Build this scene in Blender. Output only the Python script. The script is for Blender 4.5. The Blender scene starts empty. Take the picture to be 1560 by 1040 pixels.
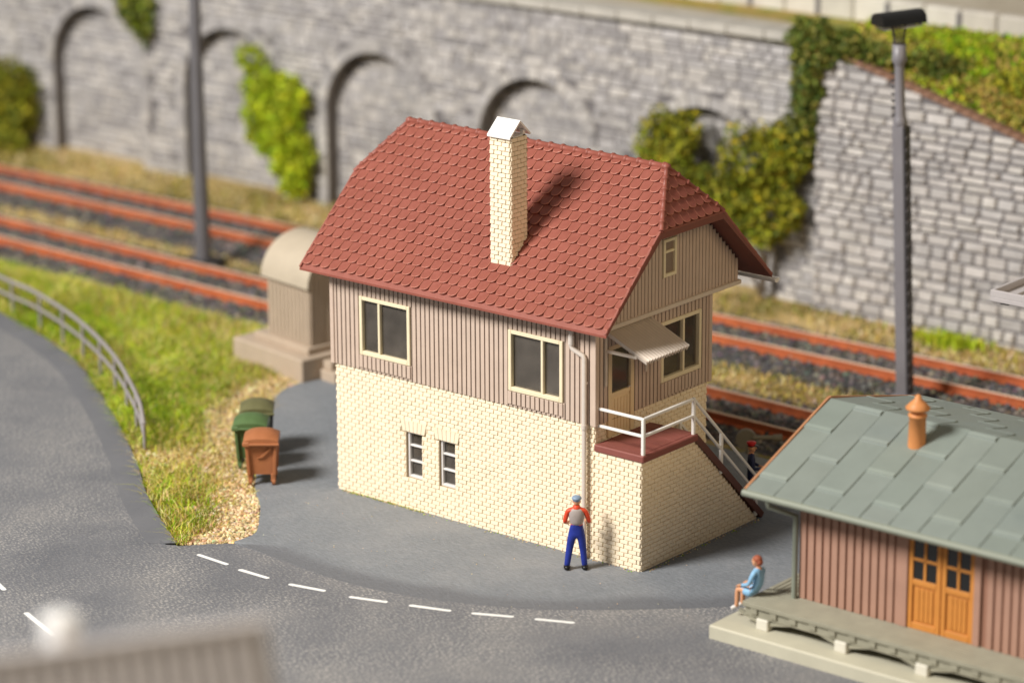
import bpy, math, random
import numpy as np
from mathutils import Matrix, Vector

R = random.Random(7)
NR = np.random.default_rng(11)
SC = bpy.context.scene
COL = SC.collection

# ------------------------------------------------------------------ materials
MATS = {}


def mat(name, col, rough=0.55, var=0.10, scale=3.0, bump=0.0, bscale=40.0, spec=0.35, attr=False, metal=0.0, tint=None, tscale=0.6, tamt=0.0):
    """painted surface: own colour, slow mottling, optional second colour in patches, fine bump; attr = per-piece colour"""
    m = bpy.data.materials.new(name)
    m.use_nodes = True
    nt = m.node_tree
    b = nt.nodes['Principled BSDF']
    N = nt.nodes.new
    K = nt.links.new
    tc = N('ShaderNodeTexCoord')
    no = N('ShaderNodeTexNoise')
    no.inputs['Scale'].default_value = scale
    no.inputs['Detail'].default_value = 6
    no.inputs['Roughness'].default_value = 0.65
    K(tc.outputs['Object'], no.inputs['Vector'])
    mr = N('ShaderNodeMapRange')
    mr.inputs['From Min'].default_value = 0.3
    mr.inputs['From Max'].default_value = 0.7
    mr.inputs['To Min'].default_value = 1 - var
    mr.inputs['To Max'].default_value = 1 + var
    K(no.outputs['Fac'], mr.inputs['Value'])
    if attr:
        src = N('ShaderNodeAttribute')
        src.attribute_name = 'Col'
        csock = src.outputs['Color']
    else:
        src = N('ShaderNodeRGB')
        src.outputs[0].default_value = (*col, 1)
        csock = src.outputs[0]
    if tint is not None:
        n2 = N('ShaderNodeTexNoise')
        n2.inputs['Scale'].default_value = tscale
        n2.inputs['Detail'].default_value = 5
        n2.inputs['Roughness'].default_value = 0.7
        K(tc.outputs['Object'], n2.inputs['Vector'])
        r2 = N('ShaderNodeMapRange')
        r2.inputs['From Min'].default_value = 0.42
        r2.inputs['From Max'].default_value = 0.62
        r2.inputs['To Max'].default_value = tamt
        K(n2.outputs['Fac'], r2.inputs['Value'])
        mx = N('ShaderNodeMix')
        mx.data_type = 'RGBA'
        K(r2.outputs[0], mx.inputs[0])
        K(csock, mx.inputs[6])
        mx.inputs[7].default_value = (*tint, 1)
        csock = mx.outputs[2]
    vm = N('ShaderNodeVectorMath')
    vm.operation = 'SCALE'
    K(csock, vm.inputs[0])
    K(mr.outputs[0], vm.inputs['Scale'])
    K(vm.outputs[0], b.inputs['Base Color'])
    b.inputs['Metallic'].default_value = metal
    b.inputs['Specular IOR Level'].default_value = spec
    r3 = N('ShaderNodeMapRange')
    r3.inputs['From Min'].default_value = 0.3
    r3.inputs['From Max'].default_value = 0.7
    r3.inputs['To Min'].default_value = max(0.03, rough - 0.08)
    r3.inputs['To Max'].default_value = min(1, rough + 0.08)
    K(no.outputs['Fac'], r3.inputs['Value'])
    K(r3.outputs[0], b.inputs['Roughness'])
    if bump:
        n4 = N('ShaderNodeTexNoise')
        n4.inputs['Scale'].default_value = bscale
        n4.inputs['Detail'].default_value = 4
        K(tc.outputs['Object'], n4.inputs['Vector'])
        bp = N('ShaderNodeBump')
        bp.inputs['Strength'].default_value = bump
        bp.inputs['Distance'].default_value = 0.02
        K(n4.outputs['Fac'], bp.inputs['Height'])
        K(bp.outputs[0], b.inputs['Normal'])
    MATS[name] = m
    return m


def glass_mat(name, dust=0.16, tint=(0.62, 0.58, 0.52)):
    m = bpy.data.materials.new(name)
    m.use_nodes = True
    nt = m.node_tree
    nt.nodes.clear()
    N = nt.nodes.new
    K = nt.links.new
    out = N('ShaderNodeOutputMaterial')
    tr = N('ShaderNodeBsdfTransparent')
    tr.inputs[0].default_value = (*tint, 1)
    gl = N('ShaderNodeBsdfGlossy')
    gl.inputs['Roughness'].default_value = 0.06
    df = N('ShaderNodeBsdfDiffuse')
    df.inputs[0].default_value = (0.30, 0.26, 0.22, 1)
    no = N('ShaderNodeTexNoise')
    no.inputs['Scale'].default_value = 2.2
    no.inputs['Detail'].default_value = 3
    mr = N('ShaderNodeMapRange')
    mr.inputs['From Min'].default_value = 0.35
    mr.inputs['From Max'].default_value = 0.75
    mr.inputs['To Min'].default_value = dust * 0.7
    mr.inputs['To Max'].default_value = dust * 1.3
    K(no.outputs['Fac'], mr.inputs['Value'])
    m1 = N('ShaderNodeMixShader')
    K(mr.outputs[0], m1.inputs[0])
    K(tr.outputs[0], m1.inputs[1])
    K(df.outputs[0], m1.inputs[2])
    fr = N('ShaderNodeFresnel')
    fr.inputs[0].default_value = 1.5
    m2 = N('ShaderNodeMixShader')
    K(fr.outputs[0], m2.inputs[0])
    K(m1.outputs[0], m2.inputs[1])
    K(gl.outputs[0], m2.inputs[2])
    K(m2.outputs[0], out.inputs[0])
    MATS[name] = m
    return m


def ground_mat(name, cols, scale=0.5, fine=18.0, bump=0.6, rough=0.9, stretch=(1, 1, 1), speck=None, speck_amt=0.0, worn=0.25, rot=0.0, rim=None):
    """patches of up to four colours, fine grain, optional pale specks worn through in large patches"""
    m = bpy.data.materials.new(name)
    m.use_nodes = True
    nt = m.node_tree
    b = nt.nodes['Principled BSDF']
    N = nt.nodes.new
    K = nt.links.new
    tc = N('ShaderNodeTexCoord')
    mp = N('ShaderNodeMapping')
    mp.inputs['Scale'].default_value = stretch
    mp.inputs['Rotation'].default_value = (0, 0, rot)
    K(tc.outputs['Object'], mp.inputs['Vector'])
    n1 = N('ShaderNodeTexNoise')
    n1.inputs['Scale'].default_value = scale
    n1.inputs['Detail'].default_value = 7
    n1.inputs['Roughness'].default_value = 0.62
    K(tc.outputs['Object'], n1.inputs['Vector'])
    rp = N('ShaderNodeValToRGB')
    e = rp.color_ramp.elements
    n = len(cols)
    for i, c in enumerate(cols):
        pos = 0.34 + 0.32 * i / max(1, n - 1)
        if i < 2:
            el = e[i]
            el.position = pos
        else:
            el = e.new(pos)
        el.color = (*c, 1)
    K(n1.outputs['Fac'], rp.inputs[0])
    n2 = N('ShaderNodeTexNoise')
    n2.inputs['Scale'].default_value = fine
    n2.inputs['Detail'].default_value = 5
    n2.inputs['Roughness'].default_value = 0.7
    K(mp.outputs[0], n2.inputs['Vector'])
    mr = N('ShaderNodeMapRange')
    mr.inputs['From Min'].default_value = 0.25
    mr.inputs['From Max'].default_value = 0.75
    mr.inputs['To Min'].default_value = 1 - worn
    mr.inputs['To Max'].default_value = 1 + worn
    K(n2.outputs['Fac'], mr.inputs['Value'])
    vm = N('ShaderNodeVectorMath')
    vm.operation = 'SCALE'
    K(rp.outputs[0], vm.inputs[0])
    K(mr.outputs[0], vm.inputs['Scale'])
    cs = vm.outputs[0]
    if speck is not None:
        n3 = N('ShaderNodeTexNoise')
        n3.inputs['Scale'].default_value = fine * 1.1
        n3.inputs['Detail'].default_value = 2
        K(mp.outputs[0], n3.inputs['Vector'])
        n5 = N('ShaderNodeTexNoise')
        n5.inputs['Scale'].default_value = 0.33
        n5.inputs['Detail'].default_value = 6
        n5.inputs['Roughness'].default_value = 0.6
        K(tc.outputs['Object'], n5.inputs['Vector'])
        a = N('ShaderNodeMapRange')
        a.inputs['From Min'].default_value = 0.50
        a.inputs['From Max'].default_value = 0.66
        K(n3.outputs['Fac'], a.inputs['Value'])
        c = N('ShaderNodeMapRange')
        c.inputs['From Min'].default_value = 0.40
        c.inputs['From Max'].default_value = 0.60
        c.inputs['To Min'].default_value = 0.25
        K(n5.outputs['Fac'], c.inputs['Value'])
        mu = N('ShaderNodeMath')
        mu.operation = 'MULTIPLY'
        K(a.outputs[0], mu.inputs[0])
        K(c.outputs[0], mu.inputs[1])
        m2 = N('ShaderNodeMath')
        m2.operation = 'MULTIPLY'
        m2.inputs[1].default_value = speck_amt
        K(mu.outputs[0], m2.inputs[0])
        mx = N('ShaderNodeMix')
        mx.data_type = 'RGBA'
        K(m2.outputs[0], mx.inputs[0])
        K(cs, mx.inputs[6])
        mx.inputs[7].default_value = (*speck, 1)
        cs = mx.outputs[2]
    if rim is not None:
        at = N('ShaderNodeAttribute')
        at.attribute_name = 'Col'
        mx = N('ShaderNodeMix')
        mx.data_type = 'RGBA'
        sr = N('ShaderNodeSeparateColor')
        K(at.outputs['Color'], sr.inputs[0])
        wob = N('ShaderNodeMath')
        wob.operation = 'MULTIPLY_ADD'
        K(n1.outputs['Fac'], wob.inputs[0])
        wob.inputs[1].default_value = 0.9
        wob.inputs[2].default_value = -0.45
        ad = N('ShaderNodeMath')
        ad.operation = 'ADD'
        ad.use_clamp = True
        K(sr.outputs[0], ad.inputs[0])
        K(wob.outputs[0], ad.inputs[1])
        st = N('ShaderNodeMapRange')
        st.interpolation_type = 'SMOOTHSTEP'
        st.inputs['From Min'].default_value = 0.25
        st.inputs['From Max'].default_value = 0.75
        K(ad.outputs[0], st.inputs['Value'])
        K(st.outputs[0], mx.inputs[0])
        vr = N('ShaderNodeVectorMath')
        vr.operation = 'SCALE'
        vr.inputs[0].default_value = rim
        K(mr.outputs[0], vr.inputs['Scale'])
        K(cs, mx.inputs[6])
        K(vr.outputs[0], mx.inputs[7])
        cs = mx.outputs[2]
    K(cs, b.inputs['Base Color'])
    b.inputs['Roughness'].default_value = rough
    b.inputs['Specular IOR Level'].default_value = 0.3
    bp = N('ShaderNodeBump')
    bp.inputs['Strength'].default_value = bump
    bp.inputs['Distance'].default_value = 0.03
    K(n2.outputs['Fac'], bp.inputs['Height'])
    K(bp.outputs[0], b.inputs['Normal'])
    MATS[name] = m
    return m


mat('cream_brick', (0.87, 0.745, 0.552), 0.5, 0.05, 2.0, 0.25, 60)
mat('cream_joint', (0.44, 0.335, 0.20), 0.6, 0.08, 2.0)
mat('cream_trim', (0.80, 0.70, 0.49), 0.45, 0.04, 3.0, 0.1, 50)
mat('door_cream', (0.80, 0.63, 0.39), 0.5, 0.05)
mat('taupe_board', (0.57, 0.445, 0.36), 0.5, 0.06, 2.0, 0.2, 50)
mat('taupe_groove', (0.25, 0.19, 0.15), 0.6, 0.06)  # darker than the boards: groove shade painted into the colour
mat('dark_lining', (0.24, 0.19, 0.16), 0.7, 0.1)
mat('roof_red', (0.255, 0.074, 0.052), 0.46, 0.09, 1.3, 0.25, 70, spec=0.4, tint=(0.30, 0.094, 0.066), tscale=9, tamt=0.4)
mat('roof_edge_highlight', (0.42, 0.155, 0.108), 0.4, 0.14, 9, spec=0.5)  # paler than the tiles: edge highlights painted into the colour
mat('roof_brown', (0.20, 0.068, 0.050), 0.55, 0.08)
mat('slab_red', (0.235, 0.075, 0.060), 0.5, 0.08, 3, 0.2, 40)
mat('stringer_brown', (0.13, 0.05, 0.038), 0.5, 0.08)
mat('white_plastic', (0.80, 0.775, 0.74), 0.42, 0.04, 4, 0.08, 40)
mat('cap_white', (0.80, 0.79, 0.77), 0.4, 0.03)
mat('pipe_grey', (0.63, 0.56, 0.50), 0.4, 0.05, 4)
mat('frame_grey', (0.76, 0.73, 0.70), 0.45, 0.04)
mat('awning_taupe', (0.66, 0.57, 0.48), 0.45, 0.05)
glass_mat('glass', 0.26, (0.70, 0.66, 0.60))
glass_mat('shed_glass', 0.2, (0.25, 0.22, 0.2))

mat('dark_pane', (0.035, 0.030, 0.026), 0.12, 0.1, spec=0.6)
mat('hut_beige', (0.46, 0.365, 0.275), 0.55, 0.06, 2.0, 0.15, 40)
mat('hut_roof', (0.47, 0.40, 0.305), 0.5, 0.05, 2.0)
mat('bin_brown', (0.36, 0.135, 0.055), 0.4, 0.07, 4, 0.1, 40, spec=0.45)
mat('bin_green', (0.088, 0.150, 0.055), 0.4, 0.10, 4, 0.1, 40, spec=0.45)
mat('bin_dark', (0.035, 0.038, 0.036), 0.4, 0.10, 4, spec=0.45)
mat('bin_ochre', (0.14, 0.135, 0.06), 0.4, 0.10, 4, spec=0.45)
mat('wheel_black', (0.02, 0.02, 0.02), 0.5, 0.1)
mat('mast_grey', (0.215, 0.205, 0.222), 0.42, 0.06, 2.0, 0.1, 30, spec=0.5)
mat('line_mast_grey', (0.135, 0.13, 0.14), 0.5, 0.08, 2.0)
mat('mast_dark', (0.035, 0.033, 0.036), 0.5, 0.08)
mat('gloss_black', (0.012, 0.012, 0.012), 0.16, 0.05, 3, spec=0.6)
glass_mat('clear_plastic', 0.25, (0.86, 0.83, 0.76))
mat('fence_grey', (0.29, 0.265, 0.26), 0.5, 0.06)
mat('shed_roof', (0.285, 0.305, 0.240), 0.5, 0.06, 1.0, 0.12, 30, attr=True)
mat('shed_board', (0.41, 0.235, 0.17), 0.55, 0.06, 1.6)
mat('shed_groove', (0.30, 0.15, 0.10), 0.6, 0.06)
mat('shed_green', (0.235, 0.255, 0.205), 0.5, 0.06)
mat('door_orange', (0.58, 0.235, 0.050), 0.5, 0.06)
mat('vent_orange', (0.60, 0.245, 0.085), 0.5, 0.06)
mat('trim_rust', (0.42, 0.20, 0.10), 0.5, 0.06)
mat('deck_grey', (0.30, 0.285, 0.215), 0.6, 0.12, 2.5, 0.2, 20)
mat('foundation', (0.50, 0.475, 0.37), 0.6, 0.06, 1.2, 0.15, 30)
mat('foot_white', (0.66, 0.63, 0.54), 0.6, 0.05)
mat('rail_rust', (0.48, 0.138, 0.052), 0.55, 0.20, 1.4, tint=(0.36, 0.080, 0.035), tscale=0.5, tamt=0.7)
mat('rail_top', (0.80, 0.60, 0.45), 0.35, 0.10, 2.0)
mat('sleeper_brown', (0.10, 0.070, 0.050), 0.8, 0.2, 3.0)
mat('stone', (0.4, 0.38, 0.37), 0.8, 0.12, 4.0, 0.5, 14, attr=True)
mat('joint_grey', (0.16, 0.15, 0.155), 0.9, 0.15, 2.0)
mat('joint_mid', (0.165, 0.155, 0.158), 0.9, 0.15, 2.0)
mat('coping', (0.47, 0.445, 0.40), 0.75, 0.12, 1.5, 0.3, 12)
mat('pale_block', (0.62, 0.585, 0.52), 0.7, 0.12, 1.5, attr=True)
mat('brick_red', (0.26, 0.145, 0.095), 0.7, 0.12, 2)
mat('foliage', (0.1, 0.2, 0.03), 0.6, 0.12, 3.0, attr=True, spec=0.25)
mat('blade', (0.1, 0.2, 0.03), 0.55, 0.08, 3.0, attr=True, spec=0.25)
mat('pebble', (0.4, 0.3, 0.2), 0.7, 0.10, 20, attr=True, spec=0.25)
mat('bark', (0.11, 0.08, 0.05), 0.9, 0.2)
mat('marking_white', (0.80, 0.80, 0.78), 0.6, 0.06, 8, 0.2, 60)
mat('far_roof', (0.58, 0.55, 0.55), 0.6, 0.06)
mat('far_groove', (0.33, 0.31, 0.31), 0.6, 0.06)
mat('far_wall', (0.42, 0.38, 0.34), 0.6, 0.06)
mat('tray_grey', (0.47, 0.44, 0.44), 0.5, 0.05)
mat('skin', (0.66, 0.33, 0.18), 0.5, 0.05)
mat('cloth_blue', (0.018, 0.035, 0.27), 0.45, 0.15, 8)
mat('cloth_red', (0.66, 0.065, 0.022), 0.45, 0.10, 8)
mat('cloth_vest', (0.37, 0.32, 0.30), 0.55, 0.10, 8)
mat('cap_blue', (0.21, 0.29, 0.40), 0.45, 0.15, 12)
mat('boot_black', (0.010, 0.010, 0.010), 0.35, 0.1)
mat('cloth_pale_blue', (0.24, 0.46, 0.68), 0.5, 0.08, 8)
mat('hair_red', (0.33, 0.09, 0.045), 0.6, 0.1)
mat('shoe_white', (0.72, 0.69, 0.66), 0.5, 0.05)
mat('navy', (0.014, 0.022, 0.075), 0.5, 0.1)
mat('cap_red', (0.55, 0.02, 0.018), 0.4, 0.1)
mat('paper_white', (0.74, 0.74, 0.72), 0.5, 0.04)
mat('eye_dark', (0.02, 0.015, 0.012), 0.4, 0.0)
mat('lip', (0.45, 0.12, 0.09), 0.5, 0.0)
mat('disc_grey', (0.20, 0.185, 0.145), 0.55, 0.08)
ground_mat('yard_grey', [(0.195, 0.210, 0.230), (0.222, 0.237, 0.256), (0.255, 0.265, 0.28)], 0.45, 7, 1.0, 0.65, (1, 4.0, 1), (0.42, 0.43, 0.44), 0.22, 0.22, rot=0.75, rim=(0.158, 0.164, 0.178))
ground_mat('road_asphalt', [(0.122, 0.127, 0.143), (0.155, 0.159, 0.173), (0.200, 0.198, 0.202)], 0.30, 11, 0.7, 0.75, (1, 2.4, 1), (0.47, 0.445, 0.41), 0.9, 0.22, rot=0.7)
ground_mat('kerb_dark', [(0.125, 0.128, 0.140), (0.155, 0.157, 0.168)], 0.6, 14, 0.3, 0.7, (1, 3, 1), None, 0, 0.10, rot=0.7)
ground_mat('dry_ground', [(0.17, 0.15, 0.04), (0.32, 0.24, 0.09), (0.48, 0.35, 0.155), (0.56, 0.42, 0.21)], 0.42, 9, 0.8, 0.95, worn=0.35)
ground_mat('bank_ground', [(0.12, 0.15, 0.03), (0.26, 0.27, 0.045), (0.40, 0.28, 0.09), (0.28, 0.27, 0.045)], 0.6, 7, 0.8, 0.95, worn=0.35)
ground_mat('ballast_bed', [(0.055, 0.052, 0.055), (0.085, 0.080, 0.080), (0.13, 0.115, 0.10)], 1.2, 11, 1.0, 0.95, worn=0.5)
ground_mat('terrace_path', [(0.40, 0.35, 0.27), (0.50, 0.45, 0.36)], 0.5, 8, 0.4, 0.9, worn=0.15)


# ------------------------------------------------------------------ mesh building
class MB:
    def __init__(s):
        s.v, s.f, s.m, s.sm, s.c = [], [], [], [], []

    def add(s, vs, fs, mi=0, smooth=False, col=None):
        o = len(s.v)
        s.v += [tuple(map(float, p)) for p in vs]
        s.f += [tuple(i + o for i in f) for f in fs]
        s.m += [mi] * len(fs)
        s.sm += [smooth] * len(fs)
        s.c += [col or (1, 1, 1)] * len(vs)

    def box(s, x0, x1, y0, y1, z0, z1, mi=0, ch=0.0, col=None):
        s.obox(((x0 + x1) / 2, (y0 + y1) / 2, (z0 + z1) / 2), (abs(x1 - x0) / 2, 0, 0), (0, abs(y1 - y0) / 2, 0), (0, 0, abs(z1 - z0) / 2), mi, ch, col)

    def obox(s, c, a, b, d, mi=0, ch=0.0, col=None):
        c, a, b, d = (np.array(q, float) for q in (c, a, b, d))
        if ch <= 0:
            vs = [c + i * a + j * b + k * d for k in (-1, 1) for j in (-1, 1) for i in (-1, 1)]
            s.add(vs, [(0, 2, 3, 1), (4, 5, 7, 6), (0, 1, 5, 4), (2, 6, 7, 3), (0, 4, 6, 2), (1, 3, 7, 5)], mi, False, col)
            return
        L = [np.linalg.norm(q) for q in (a, b, d)]
        ch = min(ch, min(L) * 0.45)
        ax = [a, b, d]
        vs, idx = [], {}
        for sg in [(i, j, k) for k in (-1, 1) for j in (-1, 1) for i in (-1, 1)]:
            for n in range(3):
                p = c.copy()
                for t in range(3):
                    f = 1.0 if t == n else 1 - ch / L[t]
                    p = p + sg[t] * f * ax[t]
                idx[(sg, n)] = len(vs)
                vs.append(p)
        fs = []
        for n in range(3):
            u, w = (n + 1) % 3, (n + 2) % 3
            for sn in (-1, 1):
                q = []
                for (su, sw) in ((-1, -1), (1, -1), (1, 1), (-1, 1)):
                    g = [0, 0, 0]
                    g[n], g[u], g[w] = sn, su, sw
                    q.append(idx[(tuple(g), n)])
                fs.append(q if sn > 0 else q[::-1])
        for n in range(3):
            u, w = (n + 1) % 3, (n + 2) % 3
            for su in (-1, 1):
                for sw in (-1, 1):
                    g0, g1 = [0, 0, 0], [0, 0, 0]
                    g0[n], g1[n] = -1, 1
                    g0[u] = g1[u] = su
                    g0[w] = g1[w] = sw
                    g0, g1 = tuple(g0), tuple(g1)
                    q = [idx[(g0, u)], idx[(g1, u)], idx[(g1, w)], idx[(g0, w)]]
                    fs.append(q if su * sw > 0 else q[::-1])
        for sg in [(i, j, k) for k in (-1, 1) for j in (-1, 1) for i in (-1, 1)]:
            q = [idx[(sg, 0)], idx[(sg, 1)], idx[(sg, 2)]]
            fs.append(q if sg[0] * sg[1] * sg[2] > 0 else q[::-1])
        s.add(vs, fs, mi, False, col)

    def bar(s, p, q, w, h=None, mi=0, up=(0, 0, 1), ch=0.0):
        p, q = np.array(p, float), np.array(q, float)
        d = q - p
        u = np.array(up, float)
        if abs(np.dot(d / np.linalg.norm(d), u)) > 0.99:
            u = np.array((0, 1, 0.0))
        a = np.cross(d, u)
        a /= np.linalg.norm(a)
        b = np.cross(a, d)
        b /= np.linalg.norm(b)
        s.obox((p + q) / 2, d / 2, a * w / 2, b * (h or w) / 2, mi, ch)

    def tube(s, pts, r, n=10, mi=0, caps=True, col=None):
        pts = [np.array(p, float) for p in pts]
        rs = r if isinstance(r, (list, tuple)) else [r] * len(pts)
        vs, fs = [], []
        prev = None
        for i, p in enumerate(pts):
            d = pts[min(i + 1, len(pts) - 1)] - pts[max(i - 1, 0)]
            d /= np.linalg.norm(d)
            if prev is None:
                u = np.cross(d, (0, 0, 1.0) if abs(d[2]) < 0.9 else (1.0, 0, 0))
            else:
                u = prev - d * np.dot(prev, d)
            u /= np.linalg.norm(u)
            prev = u
            w = np.cross(d, u)
            for k in range(n):
                t = 2 * math.pi * k / n
                vs.append(p + rs[i] * (math.cos(t) * u + math.sin(t) * w))
        for i in range(len(pts) - 1):
            for k in range(n):
                a, b = i * n + k, i * n + (k + 1) % n
                fs.append((a, b, b + n, a + n))
        s.add(vs, fs, mi, True, col)
        if caps:
            s.add(vs[:n], [tuple(range(n))[::-1]], mi, False, col)
            s.add(vs[-n:], [tuple(range(n))], mi, False, col)

    def lathe(s, prof, c=(0, 0, 0), n=16, mi=0, ax=None):
        """profile of (radius, height) turned about a vertical axis through c"""
        vs, fs = [], []
        for r, z in prof:
            for k in range(n):
                t = 2 * math.pi * k / n
                vs.append((c[0] + r * math.cos(t), c[1] + r * math.sin(t), c[2] + z))
        for i in range(len(prof) - 1):
            for k in range(n):
                a, b = i * n + k, i * n + (k + 1) % n
                fs.append((a, b, b + n, a + n))
        s.add(vs, fs, mi, True)
        s.add(vs[:n], [tuple(range(n))[::-1]], mi)
        s.add(vs[-n:], [tuple(range(n))], mi)

    def prism(s, poly, vec, mi=0, col=None):
        """closed polygon of 3-D points (seen counter-clockwise from the side opposite vec) swept by vec"""
        n = len(poly)
        p0 = [np.array(p, float) for p in poly]
        p1 = [p + np.array(vec, float) for p in p0]
        fs = [tuple(range(n)), tuple(range(2 * n - 1, n - 1, -1))]
        fs += [(i, i + n, (i + 1) % n + n, (i + 1) % n) for i in range(n)]
        s.add(p0 + p1, fs, mi, False, col)

    def build(s, name, mats, parent=None, smooth_angle=None):
        me = bpy.data.meshes.new(name)
        off = np.zeros(3)
        if parent is not None:
            pr = parent
            off = np.array(pr.get('_o', (0, 0, 0)), float)
        me.from_pydata([tuple(np.array(p) - off) for p in s.v], [], s.f)
        for m in (mats if isinstance(mats, (list, tuple)) else [mats]):
            me.materials.append(MATS[m] if isinstance(m, str) else m)
        me.polygons.foreach_set('material_index', s.m)
        me.polygons.foreach_set('use_smooth', s.sm)
        if any(c != (1, 1, 1) for c in s.c):
            at = me.color_attributes.new('Col', 'FLOAT_COLOR', 'POINT')
            at.data.foreach_set('color', np.array([(*c, 1) for c in s.c], np.float32).ravel())
        me.update()
        o = bpy.data.objects.new(name, me)
        COL.objects.link(o)
        if parent is not None:
            o.parent = parent
            o['_o'] = [float(q) for q in off]
        return o


def np_obj(name, V, F, m, C=None, smooth=False, parent=None):
    """large meshes from arrays: V (n,3), F (k,3 or 4), C (n,3) colours"""
    me = bpy.data.meshes.new(name)
    V = np.asarray(V, np.float32)
    if parent is not None:
        V = V - np.array(parent.get('_o', (0, 0, 0)), np.float32)
    F = np.asarray(F, np.int32)
    k = F.shape[1]
    me.vertices.add(len(V))
    me.vertices.foreach_set('co', V.ravel())
    me.loops.add(F.size)
    me.loops.foreach_set('vertex_index', F.ravel())
    me.polygons.add(len(F))
    me.polygons.foreach_set('loop_start', np.arange(0, F.size, k, dtype=np.int32))
    me.polygons.foreach_set('loop_total', np.full(len(F), k, np.int32))
    me.polygons.foreach_set('use_smooth', np.full(len(F), smooth))
    me.materials.append(MATS[m])
    if C is not None:
        at = me.color_attributes.new('Col', 'FLOAT_COLOR', 'POINT')
        at.data.foreach_set('color', np.concatenate([np.asarray(C, np.float32), np.ones((len(V), 1), np.float32)], 1).ravel())
    me.update(calc_edges=True)
    me.validate()
    o = bpy.data.objects.new(name, me)
    COL.objects.link(o)
    if parent is not None:
        o.parent = parent
        o['_o'] = list(parent.get('_o', (0, 0, 0)))
    return o


def tag(o, label=None, cat=None, group=None, kind=None):
    if label:
        o['label'] = label
    if cat:
        o['category'] = cat
    if group:
        o['group'] = group
    if kind:
        o['kind'] = kind
    return o


def thing(name, label, cat, loc=(0, 0, 0), rz=0.0, group=None, local=False):
    """Empty at the base of a thing; parts are given in scene coordinates unless local (then about the thing's own base)"""
    o = bpy.data.objects.new(name, None)
    o.empty_display_size = 0.3
    COL.objects.link(o)
    o.location = loc
    o.rotation_euler = (0, 0, rz)
    o['_o'] = [0.0, 0.0, 0.0] if local else [float(q) for q in loc]
    return tag(o, label, cat, group)


def copy_tree(o, parent=None):
    c = o.copy()
    COL.objects.link(c)
    if parent is not None:
        c.parent = parent
    for ch in list(o.children):
        copy_tree(ch, c)
    return c


A3 = lambda *q: np.array(q, float)


def split(lo, hi, holes):
    """interval minus holes"""
    segs = [(lo, hi)]
    for a, b in holes:
        nx = []
        for s, e in segs:
            if b <= s or a >= e:
                nx.append((s, e))
            else:
                if a - s > 0.02:
                    nx.append((s, a))
                if e - b > 0.02:
                    nx.append((b, e))
        segs = nx
    return segs


def bricks(mb, O, U, V, N, w, h, holes=(), bl=0.222, bh=0.0945, gap=0.011, proud=0.019, edge=None, mi=0):
    O, U, V, N = map(lambda q: np.array(q, float), (O, U, V, N))
    rows = int(round(h / bh))
    bh = h / rows
    flip = np.dot(np.cross(U, V), N) < 0
    for r in range(rows):
        v0, v1 = r * bh + gap / 2, (r + 1) * bh - gap / 2
        vm = (v0 + v1) / 2
        we = edge(vm) if edge else w
        hs = [(a, b) for a, b, c, d in holes if c < vm < d]
        for s, e in split(-0.018 if r % 2 else 0.004, we + (0.018 if r % 2 else -0.004), hs):
            u = s - ((s + (bl / 2 if r % 2 else 0)) % bl)
            while u < e:
                a, b = max(u + gap / 2, s), min(u + bl - gap / 2, e)
                u += bl
                if b - a < 0.03:
                    continue
                p = proud * R.uniform(0.85, 1.2)
                j = R.uniform(-0.004, 0.004)
                k = 0.010
                vs = [O + U * x + V * (y + j) + N * z for x, y, z in (
                    (a, v0, 0), (b, v0, 0), (b, v1, 0), (a, v1, 0),
                    (a + k, v0 + 0.004, p * 1.25), (b - k, v0 + 0.004, p * 1.25), (b - k, v1 - k, p * 0.85), (a + k, v1 - k, p * 0.85))]
                fs = [(4, 5, 6, 7), (0, 1, 5, 4), (1, 2, 6, 5), (2, 3, 7, 6), (3, 0, 4, 7)]
                mb.add(vs, [f[::-1] for f in fs] if flip else fs, mi)


def panel(mb, O, U, V, N, w, h, holes=(), t=0.15, mi=0):
    """flat wall face with rectangular openings and their reveals"""
    O, U, V, N = map(lambda q: np.array(q, float), (O, U, V, N))
    flip = np.dot(np.cross(U, V), N) < 0
    us = sorted({0, w, *[q for x in holes for q in x[:2]]})
    vs_ = sorted({0, h, *[q for x in holes for q in x[2:]]})
    us = [u for u in us if 0 <= u <= w]
    vs_ = [v for v in vs_ if 0 <= v <= h]
    P = lambda u, v, n=0: O + U * u + V * v + N * n
    for a, b in zip(us, us[1:]):
        for c, d in zip(vs_, vs_[1:]):
            if any(x[0] <= (a + b) / 2 <= x[1] and x[2] <= (c + d) / 2 <= x[3] for x in holes):
                continue
            q = (0, 1, 2, 3)
            mb.add([P(a, c), P(b, c), P(b, d), P(a, d)], [q[::-1] if flip else q], mi)
            q = q[::-1]
            mb.add([P(a, c, -t), P(b, c, -t), P(b, d, -t), P(a, d, -t)], [q[::-1] if flip else q], mi)
    for a, b, c, d in holes:
        ring = [(a, c), (b, c), (b, d), (a, d)]
        for i in range(4):
            p, q = ring[i], ring[(i + 1) % 4]
            f = (0, 1, 2, 3)
            mb.add([P(*p), P(*p, -t), P(*q, -t), P(*q)], [f if flip else f[::-1]], mi)


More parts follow.
